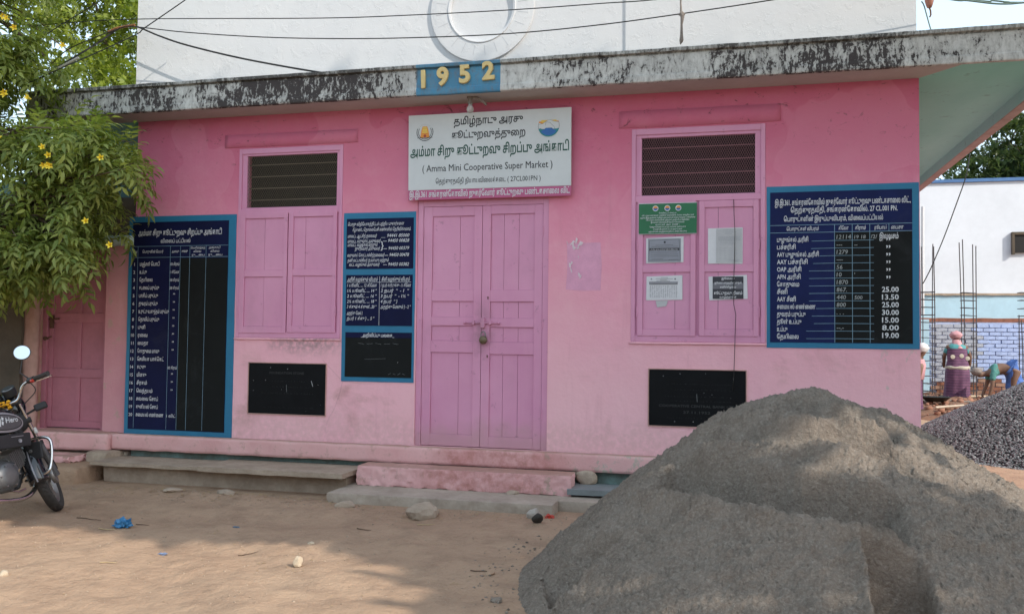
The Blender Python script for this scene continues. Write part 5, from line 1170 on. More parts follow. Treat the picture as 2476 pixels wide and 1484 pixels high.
headball('head_cloth', A(-.66, -.0, .60), .10, pm('grey_brown_turban', (.20, .16, .14), .3, 30), w2, 5, .2, (1.1, 1.0, .85))
# third worker, head and shoulder beyond the wall corner
hx, hy = wy(2226, 860, 9.5).x-.045, 9.5; hzz = wy(2232, 848, 9.5).z
w3 = thing('person', 'person with a white head cloth half hidden by the corner of the pink wall', 'person', (hx, hy, .1))
def A(x, y, z): return (hx+x, hy+y, z)
skin_body([(A(-.10, 0, .80), .14), (A(-.06, 0, 1.0), .14), (A(-.02, 0, hzz-.22), .12), (A(.03, 0, hzz-.10), .05), (A(.07, -.02, hzz-.03), .07), (A(.08, -.02, hzz+.04), .075), (A(0.02, -.17, hzz-.26), .05), (A(-.04, -.2, hzz-.5), .04), (A(-.05, -.25, hzz-.72), .03), (A(0.02, .17, hzz-.26), .05), (A(-.04, .2, hzz-.5), .04), (A(-.05, .25, hzz-.72), .03),
           (A(-.12, -.09, .7), .09), (A(-.12, -.09, .4), .06), (A(-.12, -.09, .14), .04), (A(-.12, .09, .7), .09), (A(-.12, .09, .4), .06), (A(-.12, .09, .14), .04)],
          [(0, 1), (1, 2), (2, 3), (3, 4), (4, 5), (2, 6), (6, 7), (7, 8), (2, 9), (9, 10), (10, 11), (0, 12), (12, 13), (13, 14), (0, 15), (15, 16), (16, 17)], m_skin, w3)
cloth('shirt', [A(0, 0, hzz-.15)+(.10, .14), A(-.02, 0, hzz-.25)+(.15, .20), A(-.06, 0, hzz-.5)+(.16, .19), A(-.1, 0, .72)+(.17, .2)], w3, m_scarf, fold=.03)
cloth('sarong', [A(-.1, 0, .80)+(.17, .19), A(-.12, 0, .45)+(.19, .2), A(-.12, 0, .2)+(.2, .21)], w3, m_saree, fold=.05)
headball('head_cloth', A(.06, -.0, hzz+.045), .115, pm('white_head_cloth', (.55, .53, .53), .15, 20), w3, 8, .2, (1.1, 1.05, .85))

# ================================================================== MOTORCYCLE
m_gloss = pm('gloss_black_paint', (.010, .010, .012), .1, 4, .18, .03, spec=.6); m_gloss.node_tree.nodes['Principled BSDF'].inputs['Coat Weight'].default_value = .5
m_blk = pm('matt_black_plastic', (.022, .022, .024), .2, 30, .55, .25, 120); m_rub = pm('dusty_rubber', (.045, .040, .036), .3, 30, .85, .5, 80)
m_chr = pm('chrome', (.62, .61, .60), .12, 18, .16, .06, metal=1.0); m_alu = pm('cast_aluminium', (.33, .32, .31), .15, 20, .45, .3, metal=.85); m_grey = pm('grey_metallic_engine', (.14, .14, .145), .15, 20, .45, .2, metal=.5)
m_silver = pm('silver_graphic', (.34, .33, .35), .1, 10, .4, metal=.4); m_mir = pm('mirror_glass', (.92, .92, .92), .01, 5, .02, 0, metal=1.0)
m_red = pm('red_switch', (.55, .05, .03), .1, 10, .4); m_lens = pm('white_reflector', (.62, .60, .56), .1, 60, .25, .3)
mc = thing('motorcycle', 'black motorcycle with chrome crash guard and round mirror, parked nose to the wall', 'motorcycle')
STEER, RAKE = R(36), R(26)
G0 = Vector((.085, 0, 0)); AX = Vector((-math.sin(RAKE), 0, math.cos(RAKE))); RM = Matrix.Rotation(STEER, 3, AX)
st = lambda v: G0+RM@(v-G0)
def mb_(mbx, name, m, parent=mc, steer=False, smooth=True, bevel=0, label=None):
    if steer: mbx.xf(st)
    return mbx.build(name, m, parent, smooth, bevel, label, autosm=smooth)
def on_axis(h): return G0+AX*h       # point on the steering axis
def wheel(cx, r, steer, nm):
    w_ = .040 if steer else .045
    prof = [(r-.075, -w_*.55), (r-.05, -w_*.95), (r-.022, -w_*.98), (r-.006, -w_*.62), (r, 0), (r-.006, w_*.62), (r-.022, w_*.98), (r-.05, w_*.95), (r-.075, w_*.55)]
    root = mb_(MB().lathe([(.0, -.05), (.035, -.05), (.04, -.03), (.055, -.025), (.055, .025), (.04, .03), (.035, .05), (0, .05)], (cx, 0, .30), 'y', 20), nm, m_alu, mc, steer)
    t = MB().lathe(prof, (cx, 0, .30), 'y', 56); mb_(t, 'tyre', m_rub, root, steer)
    tr = MB()
    for k in range(44):
        a_ = 2*math.pi*k/44
        for s_ in (-1, 1):
            pts = []
            for q in range(3):
                u = q/2; aa = a_+u*.11; rr = r+.0012-.007*(u**2); yy = s_*(.004+u*w_*.62); pts.append((cx+rr*math.cos(aa), yy, .30+rr*math.sin(aa)))
            tr.tube(pts, .0022, 3, caps=False)
    mb_(tr, 'tread_groove', m_blk, root, steer, False)
    rim = MB().lathe([(r-.078, -w_*.6), (r-.070, -w_*.62), (r-.085, -w_*.3), (r-.09, 0), (r-.085, w_*.3), (r-.070, w_*.62), (r-.078, w_*.6), (r-.098, 0), (r-.078, -w_*.6)], (cx, 0, .30), 'y', 48)
    for k in range(5):
        for da in (-.09, .09):
            a0_ = 2*math.pi*k/5+.3; p0 = (cx+.045*math.cos(a0_), 0, .30+.045*math.sin(a0_)); p1 = (cx+(r-.085)*math.cos(a0_+da), 0, .30+(r-.085)*math.sin(a0_+da)); rim.tube([p0, p1], [.013, .009], 6)
    mb_(rim, 'rim', m_alu if steer else m_blk, root, steer)
    return root
wheel(0, .30, True, 'front_wheel'); wheel(-1.24, .30, False, 'rear_wheel')
# fork
for s_ in (-1, 1):
    off = Vector((.0, .088*s_, 0)); base = Vector((0, .088*s_, .30)); top = base+AX*.72
    lo = mb_(MB().tube([base-AX*.02, base+AX*.30], [.026, .027], 14), 'fork_leg', m_grey, mc, True); mb_(MB().tube([base+AX*.30, top], .0165, 14), 'fork_tube', m_chr, lo, True)
    mb_(MB().lathe([(.0, 0), (.022, 0), (.022, .02), (0, .02)], (0, .088*s_-.01, .30), 'y', 12), 'axle_nut', m_alu, lo, True)
    mb_(MB().tube([base+AX*.29, base+AX*.315], .030, 14), 'dust_seal', m_blk, lo, True)
mb_(MB().lathe([(0, 0), (.075, .004), (.080, .02), (.075, .035), (0, .04)], (0, -.085, .30), 'y', 24), 'brake_plate', m_alu, mc, True)
for h in (.52, .70):
    b_ = Vector((0, 0, .30))+AX*h; mb_(MB().tube([b_+Vector((0, -.115, 0)), b_+Vector((-.03, 0, 0)), b_+Vector((0, .115, 0))], .024, 8), 'fork_clamp', m_blk, mc, True)
mb_(MB().tube([on_axis(.66), on_axis(.98)], .030, 12), 'steering_head', m_blk, mc)
# front mudguard
def guard(r, a0, a1, w_, cx, steer, nm, m):
    V = []; Fc = []; n = 26; K = 9
    for i in range(n+1):
        a_ = a0+(a1-a0)*i/n
        for j in range(K):
            u = j/(K-1)*2-1; rr = r-.030*u*u-(.03 if abs(u) > .95 else 0); V.append(Vector((cx+rr*math.cos(a_), w_*u, .30+rr*math.sin(a_))))
    for i in range(n):
        for j in range(K-1): Fc.append((i*K+j, i*K+j+1, (i+1)*K+j+1, (i+1)*K+j))
    mbx = MB(); mbx.add(V, Fc); o = mb_(mbx, nm, m, mc, steer); sm = o.modifiers.new('s', 'SOLIDIFY'); sm.thickness = .004; return o
gd = guard(.352, R(12), R(190), .075, 0, True, 'front_mudguard', m_gloss)
mb_(MB().tube([(.352*math.cos(a_), 0, .304+.352*math.sin(a_)) for a_ in np.linspace(R(95), R(188), 14)], .006, 6), 'mudguard_trim', m_silver, gd, True)
for s_ in (-1, 1): mb_(MB().tube([(0, .075*s_, .34), (.20*-1, .073*s_, .50)], .006, 6).tube([(0, .075*s_, .34), (.10, .073*s_, .60)], .006, 6), 'mudguard_stay', m_blk, gd, True)
# headlamp cowl, lamp, dials
hc = Vector((0, 0, .30))+AX*.66+Vector((.10, 0, .03))
def ell(c, rx, ry, rz, n=20, m=14, x0=-1, x1=1):
    V = []; Fc = []
    for i in range(m+1):
        t = x0+(x1-x0)*i/m; q = math.sqrt(max(0, 1-t*t))
        for j in range(n): a_ = 2*math.pi*j/n; V.append((c[0]+rx*t, c[1]+ry*q*math.cos(a_), c[2]+rz*q*math.sin(a_)))
    for i in range(m):
        for j in range(n): Fc.append((i*n+j, i*n+(j+1) % n, (i+1)*n+(j+1) % n, (i+1)*n+j))
    mbx = MB(); mbx.add(V, Fc); return mbx
cowl = mb_(ell(hc, .13, .115, .135, x0=-.9, x1=.75), 'headlamp_cowl', m_gloss, mc, True)
mb_(ell(hc+Vector((.085, 0, -.01)), .04, .085, .085, x0=-.2, x1=.95), 'headlamp', m_lens, cowl, True)
mb_(ell(hc+Vector((-.02, 0, -.13)), .10, .10, .10), 'lower_cowl', m_blk, cowl, True)
dc = hc+Vector((-.115, 0, .125)); dn = Vector((-.55, 0, .83)).normalized(); e1 = Vector((0, 1, 0)); e2 = dn.cross(e1)
def dial(c, r, nm, m, h0, h1, par, n=24):
    V = [c+dn*h0+(e1*math.cos(2*math.pi*j/n)*1.0+e2*math.sin(2*math.pi*j/n))*r for j in range(n)]+[c+dn*h1+(e1*math.cos(2*math.pi*j/n)+e2*math.sin(2*math.pi*j/n))*r*1.08 for j in range(n)]
    mbx = MB(); mbx.add(V, [(j, (j+1) % n, n+(j+1) % n, n+j) for j in range(n)]+[tuple(range(n, 2*n))]); return mb_(mbx, nm, m, par, True)
for s_ in (-1, 1):
    dd = dial(dc+e1*.058*s_, .050, 'dial', m_blk, -.05, .012, mc); 
    n = 16; V = []
    for j in range(n+1):
        a_ = R(20+140*j/n); 
        for rr in (.030, .044): V.append(dc+e1*.058*s_+dn*.0135+(e1*math.cos(a_)+e2*-math.sin(a_)*-1)*rr)
    mbx = MB(); mbx.add(V, [(2*j, 2*j+1, 2*j+3, 2*j+2) for j in range(n)]); mb_(mbx, 'dial_glass_arc', m_silver, dd, True, False)
# handlebar
hb = Vector((0, 0, .30))+AX*.70+Vector((-.035, 0, 0))
def hp(s_): return [hb+Vector((0, .05*s_, .0)), hb+Vector((.0, .10*s_, .01)), hb+Vector((-.004, .135*s_, .05)), hb+Vector((-.012, .155*s_, .075)), hb+Vector((-.03, .19*s_, .10)), hb+Vector((-.06, .24*s_, .105)), hb+Vector((-.09, .27*s_, .10)), hb+Vector((-.13, .32*s_, .092))]
def spl(P, k=5):
    Q = []
    for i in range(len(P)-1):
        p0, p1, p2, p3 = P[max(i-1, 0)], P[i], P[i+1], P[min(i+2, len(P)-1)]
        for q in range(k):
            t = q/k; Q.append(.5*((2*p1)+(-p0+p2)*t+(2*p0-5*p1+4*p2-p3)*t*t+(-p0+3*p1-3*p2+p3)*t**3))
    return Q+[P[-1]]
bar = mb_(MB().tube(spl(hp(-1)[::-1]+hp(1)), .0115, 10), 'handlebar', m_chr, mc, True)
for s_ in (-1, 1):
    P = hp(s_); a_, b_ = P[6], P[7]; d = (b_-a_).normalized(); e_ = a_+d*.02
    gm = MB().tube([e_, e_+d*.135], .0175, 12)
    for k in range(9): gm.tube([e_+d*(.008+k*.014), e_+d*(.014+k*.014)], .0188, 12)
    gm.tube([e_+d*.135, e_+d*.150], .021, 12); gr_ = mb_(gm, 'grip', m_rub, bar, True)
    sw = a_-d*.035; mb_(MB().tube([sw-d*.012, sw+d*.05], [.023, .025], 10), 'switch_pod', m_blk, bar, True)
    if s_ == -1: mb_(MB().tube([sw+d*.018+Vector((-.022, 0, -.012)), sw+d*.040+Vector((-.024, 0, -.014))], .013, 8), 'kill_switch', m_red, bar, True)
    mb_(MB().tube(spl([sw+Vector((.03, 0, -.004)), sw+Vector((.055, .05*s_, -.012)), sw+Vector((.03, .16*s_, -.02))]), .006, 6), 'lever', m_chr, bar, True)
    # mirror on a thin stalk
    m0 = sw+Vector((.012, 0, .02)); m1 = m0+Vector((.015, -.045*s_, .075)); m2 = m1+Vector((-.0, .055*s_, .095)); mc_ = m2+Vector((-.008, .018*s_, .055))
    ms = mb_(MB().tube([m0, m1, m2], [.0065, .005, .004], 6), 'mirror_stalk', m_blk, bar, True)
    mn_ = Vector((-.90, -.10*s_, .34)).normalized(); u1 = Vector((0, 0, 1)).cross(mn_).normalized(); u2 = mn_.cross(u1); u1, u2 = (u1*math.cos(.55*-s_)+u2*math.sin(.55*-s_)), (u2*math.cos(.55*-s_)-u1*math.sin(.55*-s_))
    n = 28; V = [mc_+(u1*math.cos(t)*.058+u2*math.sin(t)*.072) for t in [2*math.pi*j/n for j in range(n)]]; mbx = MB(); mbx.add(V, [tuple(range(n))]); 
    V2 = [p+mn_*.003 for p in V]+[mc_+(p-mc_)*1.08-mn_*.002 for p in V]+[mc_+(p-mc_)*.75-mn_*.022 for p in V]
    mx = MB(); mx.add(V2, [(j+n*q, (j+1) % n+n*q, (j+1) % n+n*(q+1), j+n*(q+1)) for q in range(2) for j in range(n)]+[tuple(range(2*n, 3*n))]); mb_(mx, 'mirror_housing', m_blk, bar, True)
    mb_(mbx, 'mirror_glass', m_mir, bar, True, False)
    # cables, indicator, fork reflector
    mb_(MB().tube(spl([sw+Vector((.01, 0, -.02)), sw+Vector((.05, -.0, -.09)), hb+Vector((.06, .10*s_, -.05)), hb+Vector((.03, .05*s_, -.16))]), .0042, 5), 'control_cable', m_blk, bar, True)
    ib = Vector((.04, .10*s_, .30))+AX*.58; mb_(MB().tube([ib, ib+Vector((0, .07*s_, .012))], .010, 6), 'indicator_stem', m_blk, mc, True)
    ic = ib+Vector((0, .115*s_, .018)); mb_(MB().box(ic.x-.026, ic.x+.026, ic.y-.048, ic.y+.048, ic.z-.028, ic.z+.028), 'indicator', m_blk, mc, True, False, bevel=.010)
    mb_(MB().box(ic.x+.0265, ic.x+.030, ic.y-.036, ic.y+.036, ic.z-.019, ic.z+.019), 'indicator_lens', m_lens, mc, True, False, bevel=.002)
    fr_ = Vector((0.0, .108*s_, .30))+AX*.415; mb_(MB().box(fr_.x-.016, fr_.x+.022, fr_.y-.010, fr_.y+.014, fr_.z-.026, fr_.z+.026), 'fork_reflector', m_lens, mc, True, False, bevel=.006)
# tank
TX, TZ = -.60, .865
def loft(secs, n=22, cap=True):
    V = []; Fc = []
    for (x, z, hy_, hz_, pw) in secs:
        for j in range(n):
            a_ = 2*math.pi*j/n; c, s2 = math.cos(a_), math.sin(a_); V.append((x, hy_*math.copysign(abs(c)**pw, c), z+hz_*math.copysign(abs(s2)**pw, s2)*(1 if s2 > 0 else .9)))
    for i in range(len(secs)-1):
        for j in range(n): Fc.append((i*n+j, i*n+(j+1) % n, (i+1)*n+(j+1) % n, (i+1)*n+j))
    if cap: Fc += [tuple(range(n)), tuple((len(secs)-1)*n+j for j in range(n))]
    mbx = MB(); mbx.add(V, Fc); return mbx
tank = mb_(loft([(-.335, .83, .045, .05, .8), (-.35, .83, .085, .085, .75), (-.40, .84, .125, .115, .75), (-.50, .845, .145, .13, .75), (-.62, .84, .14, .125, .75), (-.74, .825, .115, .10, .8), (-.80, .82, .09, .07, .8), (-.81, .82, .05, .04, .8)]), 'fuel_tank', m_gloss, mc)
for _v in tank.data.vertices: _v.co.z -= .05
for s_ in (-1, 1):
    def TP(x, z, off=0): return (x+.03, s_*(.1455-.9*(x+.52)**2*(1 if x > -.52 else .5)-.55*(z-.835)**2*3+off+.002), z-.05)
    def blob(pts, m, nm, off):
        mbx = MB(); c = (sum(p[0] for p in pts)/len(pts), sum(p[1] for p in pts)/len(pts)); mbx.add([TP(*c, off+.001)]+[TP(*p, off) for p in pts], [(0, k+1, (k+1) % len(pts)+1) for k in range(len(pts))]); return mb_(mbx, nm, m, tank, smooth=False)
    outer = [(-.585+.215*math.cos(t)*(1 if math.cos(t) > 0 else 1.0), .835+.080*math.sin(t)-.02*math.cos(t)) for t in np.linspace(0, 2*math.pi, 36, endpoint=False)]
    blob(outer, m_silver, 'tank_badge', .006); blob([(-.585+(x+.585)*.92, .835+(z-.835)*.80) for x, z in outer], m_blk, 'badge_ring', .0075); blob([(-.585+(x+.585)*.86, .835+(z-.835)*.70) for x, z in outer], m_grey, 'badge_field', .009)
    V, Fs = glyphs('Hero', .03); V = V.copy(); V[:, 0] -= V[:, 0].min(); k = .125/V[:, 0].max(); x0_ = -.545
    mbx = MB()
    mbx.add([TP(x0_+(a_*k if s_ == -1 else .125-a_*k)-0.02, .828+b_*k+.02*(a_*k), .0115) for a_, b_ in V[:, :2]], Fs)
    for (pa, pb, w_) in (((-.622, .805), (-.618, .868), .018), ((-.598, .815), (-.594, .842), .016), ((-.596, .852), (-.590, .874), .016)):
        mbx.add([TP(pa[0]-w_/2, pa[1]+.004, .0115), TP(pa[0]+w_/2, pa[1]-.004, .0115), TP(pb[0]+w_/2, pb[1]-.006, .0115), TP(pb[0]-w_/2, pb[1]+.006, .0115)], [(0, 1, 2, 3)])
    mb_(mbx, 'tank_lettering', m_letter, tank, smooth=False)
mb_(MB().lathe([(0, .012), (.03, .011), (.034, .002), (.034, -.01)], (-.52, 0, .968), 'z', 20), 'filler_cap', m_chr, tank)
mb_(loft([(-.76, .80, .09, .035, .8), (-.85, .80, .125, .045, .75), (-1.05, .79, .135, .045, .75), (-1.3, .82, .12, .045, .75), (-1.48, .845, .08, .035, .8)]), 'seat', m_rub, mc)
mb_(loft([(-.72, .62, .10, .05, .7), (-.85, .65, .125, .10, .7), (-1.05, .68, .125, .09, .7), (-1.25, .73, .09, .05, .8)]), 'side_panel', m_gloss, mc)
mb_(loft([(-1.25, .73, .085, .05, .8), (-1.5, .79, .09, .05, .8), (-1.66, .82, .06, .03, .8)]), 'tail_cowl', m_gloss, mc)
guard(.37, R(50), R(175), .085, -1.24, False, 'rear_mudguard', m_blk)
# frame, engine
frm = mb_(MB().tube([on_axis(.92), (-.28, 0, .62), (-.26, 0, .40), (-.34, 0, .26)], .020, 10).tube([on_axis(.95), (-.62, 0, .76), (-1.2, 0, .74)], .020, 10).tube([(-.34, 0, .26), (-.9, 0, .26), (-.95, 0, .55)], .016, 8), 'frame', m_blk, mc)
eng = mb_(loft([(-.42, .36, .10, .075, .6), (-.45, .365, .135, .115, .6), (-.60, .37, .145, .13, .6), (-.76, .37, .135, .12, .6), (-.84, .37, .09, .07, .7)]), 'engine', m_grey, mc)
for s_ in (-1, 1):
    mb_(MB().lathe([(0, .160*s_), (.05, .160*s_), (.085, .152*s_), (.10, .135*s_), (.10, .10*s_)], (-.55, 0, .37), 'y', 24), 'engine_cover', m_grey, eng)
    mb_(MB().lathe([(0, .165*s_), (.04, .162*s_), (.052, .150*s_), (.052, .10*s_)], (-.73, 0, .35), 'y', 20), 'round_cover', m_alu, eng)
    for a_ in range(0, 360, 60): mb_(MB().lathe([(0, .164*s_), (.006, .164*s_), (.006, .15*s_)], (-.55+.088*math.cos(R(a_)), -.0, .37+.088*math.sin(R(a_))), 'y', 6), 'bolt', m_alu, eng)
cyl = MB(); ca = Vector((.92, 0, .38)).normalized(); cb = Vector((-.44, 0, .46))
for k in range(9):
    p = cb+ca*(.012+.017*k); hw2 = .075 if k < 6 else .068
    n1 = Vector((-ca.z, 0, ca.x)); Vb = []
    for t in (-.003, .003):
        for (aa, bb) in ((-hw2, -hw2), (hw2, -hw2), (hw2, hw2), (-hw2, hw2)): Vb.append(p+ca*t+n1*aa+Vector((0, bb, 0)))
    cyl.add(Vb, [(0, 1, 2, 3), (4, 5, 6, 7), (0, 1, 5, 4), (1, 2, 6, 5), (2, 3, 7, 6), (3, 0, 4, 7)])
cyl.tube([cb, cb+ca*.17], .055, 12); mb_(cyl, 'cylinder_fins', m_alu, eng, smooth=False)
mb_(MB().tube(spl([cb+ca*.14+Vector((0, -.03, -.05)), Vector((-.19, -.04, .38)), Vector((-.24, -.08, .24)), Vector((-.45, -.14, .17)), Vector((-.75, -.16, .20))]), .019, 10), 'exhaust_pipe', m_chr, mc)
mb_(MB().tube([(-.72, -.16, .20), (-.80, -.165, .215), (-1.0, -.17, .25), (-1.45, -.18, .34)], [.022, .04, .045, .04], 14), 'silencer', m_chr, mc)
mb_(MB().tube([(-.92, 0, .72), (-.90, -.12, .55)], .02, 8).tube([(-1.24, -.14, .32), (-1.08, -.15, .70)], .028, 10), 'shock_absorber', m_chr, mc)
mb_(MB().tube([(-.66, -.15, .26), (-.66, -.26, .265)], .018, 8), 'foot_peg', m_rub, mc); mb_(MB().tube([(-.66, -.17, .27), (-.54, -.20, .23), (-.47, -.20, .245)], .009, 6), 'brake_pedal', m_chr, mc)
mb_(MB().tube([(-.66, .12, .27), (-.66, .24, .02)], .011, 6), 'side_stand', m_blk, mc)
# crash guard: a chrome loop standing out on both sides of the down tube
lg = MB()
for s_ in (-1, 1):
    lg.tube(spl([Vector(p) for p in ((-.245, .02*s_, .605), (-.235, .10*s_, .625), (-.215, .20*s_, .625), (-.205, .245*s_, .59), (-.21, .25*s_, .50), (-.225, .24*s_, .40), (-.245, .22*s_, .345), (-.265, .10*s_, .31), (-.27, .02*s_, .30))]), .0125, 10)
gcr = mb_(lg, 'crash_guard', m_chr, mc)
for s_ in (-1, 1):
    mbx = MB(); mbx.box(-.262, -.242, min(.03*s_, .20*s_), max(.03*s_, .20*s_), .46, .60); mb_(mbx, 'guard_panel', m_blk, gcr, smooth=False, bevel=.01)
    mb_(MB().lathe([(0, -.012), (.014, -.012), (.014, 0)], (-.262, .10*s_, .53), 'x', 10), 'panel_bolt', m_alu, gcr)
for s_ in (-1, 1): mb_(MB().box(-.72, -.30, min(.135*s_, .155*s_), max(.135*s_, .155*s_), .575, .685), 'knee_shield', m_blk, mc, smooth=False, bevel=.012)
mb_(MB().lathe([(0, -.157), (.016, -.162), (.016, -.15)], (-.42, 0, .625), 'y', 10).box(-.50, -.38, -.158, -.1555, .660, .665), 'shield_bolt', m_silver, mc)
mb_(MB().tube(spl([Vector((-.30, -.05, .62)), Vector((-.24, -.09, .52)), Vector((-.25, -.08, .40)), Vector((-.38, -.10, .33))]), .007, 6).tube(spl([Vector((-.28, -.02, .66)), Vector((-.20, -.06, .55)), Vector((-.21, -.05, .43)), Vector((-.34, -.06, .36))]), .006, 6), 'engine_cable', m_blk, mc)
# marigold garland over the handlebar clamp
ga = thing('flower_garland', 'orange marigold garland draped over the motorcycle handlebar clamp', 'garland'); mgf = pm('marigold', (.80, .30, .01), .25, 40, .8, .6, 90, c2=(.90, .50, .02))
for k in range(30):
    c = st(hb+Vector((-.03+random.uniform(-.035, .02), random.uniform(-.07, .10), random.uniform(-.05, .035)))); me = rock_mesh(.017, .017, .012, k, 1, .6)
    me.transform(Matrix.Translation(c)); me.materials.append(mgf); o = bpy.data.objects.new('flower', me); COL.objects.link(o); o.parent = ga
CP = gz(143, 1236, 0); ROT = Matrix.Rotation(R(90), 4, 'Z') @ Matrix.Rotation(R(-11), 4, 'X')
for t_ in (mc, ga): t_.rotation_euler = ROT.to_euler(); t_.scale = (.90,)*3; t_.location = (CP.x-.05, CP.y, gzat(CP.x, CP.y)-.006)

# ================================================================== FOLIAGE
def leaf_template(nl=3, L=.17, ll=.084, lw=.0125, droop=.72, folded=.35, double=True):
    V = []; Fc = []
    def leaflet(base, d, n, l, w_):
        d = d.normalized(); s_ = d.cross(n).normalized(); k = len(V); c = []
        for (t, ww, dz) in ((0, .12, 0), (.30, 1, -.02), (.65, .8, -.10), (1, .0, -.28)):
            p = base+d*l*t+n*l*dz*droop*1.6; e_ = s_*w_*ww; up_ = n*w_*ww*folded
            c.append((p-e_+up_, p, p+e_+up_))
        for a_, b_, e_ in c: V.extend([a_, b_, e_])
        for i in range(3):
            q = k+i*3; Fc.append((q, q+3, q+4, q+1)); Fc.append((q+1, q+4, q+5, q+2))
    for i in range(nl+1):
        t = (i+.8)/(nl+.8); x = L*t; z = -droop*L*t*t*.8; p = Vector((x, 0, z)); tang = Vector((1, 0, -2*droop*t*.8)).normalized(); n = Vector((-tang.z, 0, tang.x)); n = Vector((tang.z*-1, 0, tang.x)) if tang.x > 0 else Vector((0, 0, 1))
        n = Vector((-tang.z, 0, tang.x)).normalized()
        if i == nl: leaflet(p, tang, n, ll*1.1, lw*1.1)
        else:
            for s_ in (-1, 1): leaflet(p, tang*.75+Vector((0, s_*.8, 0)), n, ll*(.8+.2*math.sin(math.pi*t)), lw)
    k = len(V); V.extend([Vector((0, -.0012, 0)), Vector((0, .0012, 0)), Vector((L, .0008, -droop*L*.8)), Vector((L, -.0008, -droop*L*.8))]); Fc.append((k, k+1, k+2, k+3))
    return np.array([v[:] for v in V]), np.array(Fc)
def rotmats(dirs, roll):
    x = dirs/np.linalg.norm(dirs, axis=1)[:, None]; up_ = np.tile([0, 0, 1.0], (len(x), 1)); y = np.cross(up_, x); y /= np.maximum(np.linalg.norm(y, axis=1)[:, None], 1e-3); z = np.cross(x, y)
    c, s_ = np.cos(roll)[:, None], np.sin(roll)[:, None]; y2 = y*c+z*s_; z2 = z*c-y*s_; return np.stack([x, y2, z2], -1)
def place_leaves(tv, tf, P, D, roll, S):
    Rm = rotmats(D, roll); V = np.einsum('nij,kj->nki', Rm, tv)*S[:, None, None]+P[:, None, :]; n = len(P); K = len(tv)
    Fc = tf[None]+(np.arange(n)*K)[:, None, None]; return V.reshape(-1, 3), Fc.reshape(-1, tf.shape[1])
def inpoly(x, y, poly):
    c = False; j = len(poly)-1
    for i in range(len(poly)):
        if ((poly[i][1] > y) != (poly[j][1] > y)) and x < (poly[j][0]-poly[i][0])*(y-poly[i][1])/(poly[j][1]-poly[i][1]+1e-9)+poly[i][0]: c = not c
        j = i
    return c
# flowering shrub overhanging the motorcycle
YS = -.85
outl = [(-500, -300), (95, -300), (105, 20), (80, 110), (125, 200), (150, 255), (180, 300), (270, 330), (320, 345), (300, 400), (265, 430), (240, 480), (225, 560), (200, 590), (170, 630), (120, 670), (60, 695), (-60, 720), (-500, 740)]
OW = [(wy(x, y, YS).x, wy(x, y, YS).z) for x, y in outl]
shr = thing('flowering_shrub', 'tall green shrub with drooping leaflets and yellow trumpet flowers overhanging the motorcycle', 'shrub', (-7.4, -1.0, 0))
tips = []; dirs = []
trunks = MB(); root = Vector((-7.5, -1.0, 0)); hubs = [Vector((-7.1, -1.0, 2.3)), Vector((-6.6, -.9, 2.9)), Vector((-6.9, -1.1, 3.6)), Vector((-6.4, -.8, 2.2)), Vector((-6.8, -1.0, 4.3))]
for h_ in hubs: trunks.tube(spl([root, root+(h_-root)*.5+Vector((-.15, .05, .2)), h_]), [.05-.03*i/10 for i in range(11)], 7)
random.seed(11); att = 0
while len(tips) < 900 and att < 90000:
    att += 1; x = random.uniform(-7.9, -5.0); z = random.uniform(1.4, 5.3)
    if not inpoly(x, z, OW): continue
    dep = random.gauss(0, .36); dep = max(-.75, min(.75, dep)); p = Vector((x, YS+dep-.05, z))
    # clumps: keep where the noise is high
    if mn.noise(p*2.2)+.42 < random.random()*.62: continue
    hub = min(hubs, key=lambda q: (q-p).length); d = (p-hub).normalized()+Vector((0, 0, .25)); tips.append(p); dirs.append(d.normalized())
    if random.random() < .5: trunks.tube(spl([hub, hub+(p-hub)*.5+Vector((0, 0, .12)), p], 3), [.011, .011, .010, .008, .007, .006, .003], 4)
# outlying sprays on the right edge
for px, py in [(random.uniform(190, 285), random.uniform(300, 440)) for _ in range(30)]+[(random.uniform(150, 235), random.uniform(440, 590)) for _ in range(30)]+[(random.uniform(60, 220), random.uniform(560, 670)) for _ in range(30)]+[(335, 345), (338, 395), (322, 375), (300, 350), (318, 408), (240, 590), (225, 600), (210, 625), (160, 650), (270, 340), (285, 450)]:
    p = wy(px-14, py, YS+random.uniform(-.3, .3)); tips.append(p); dirs.append(Vector((.9, random.uniform(-.4, .1), random.uniform(-.2, .2))))
    hub = min(hubs, key=lambda q: (q-p).length); trunks.tube(spl([hub, hub+(p-hub)*.5+Vector((0, 0, .14)), p], 3), [.012, .012, .010, .009, .007, .006, .003], 4)
trunks.build('branches', m_bark, shr, smooth=True)
P = []; D = []; S = []
for p, d in zip(tips, dirs):
    nL = random.randint(5, 8)
    for k in range(nL):
        a_ = 2*math.pi*k/nL+random.uniform(-.4, .4); u = d.cross(Vector((0, 0, 1))).normalized(); v_ = u.cross(d)
        q = (d*random.uniform(.2, .9)+(u*math.cos(a_)+v_*math.sin(a_))*random.uniform(.6, 1.1)); q.z += random.uniform(-.25, .30)
        P.append(p-d*random.uniform(0, .10)); D.append(q.normalized()); S.append(random.uniform(.75, 1.25))
tv, tf = leaf_template()
Vl, Fl = place_leaves(tv, tf, np.array([p[:] for p in P]), np.array([d[:] for d in D]), RNG.uniform(-.6, .6, len(P)), np.array(S))
me = npmesh('foliage', Vl, Fl); o = link('foliage', me, m_leaf, shr); o['kind'] = 'stuff'
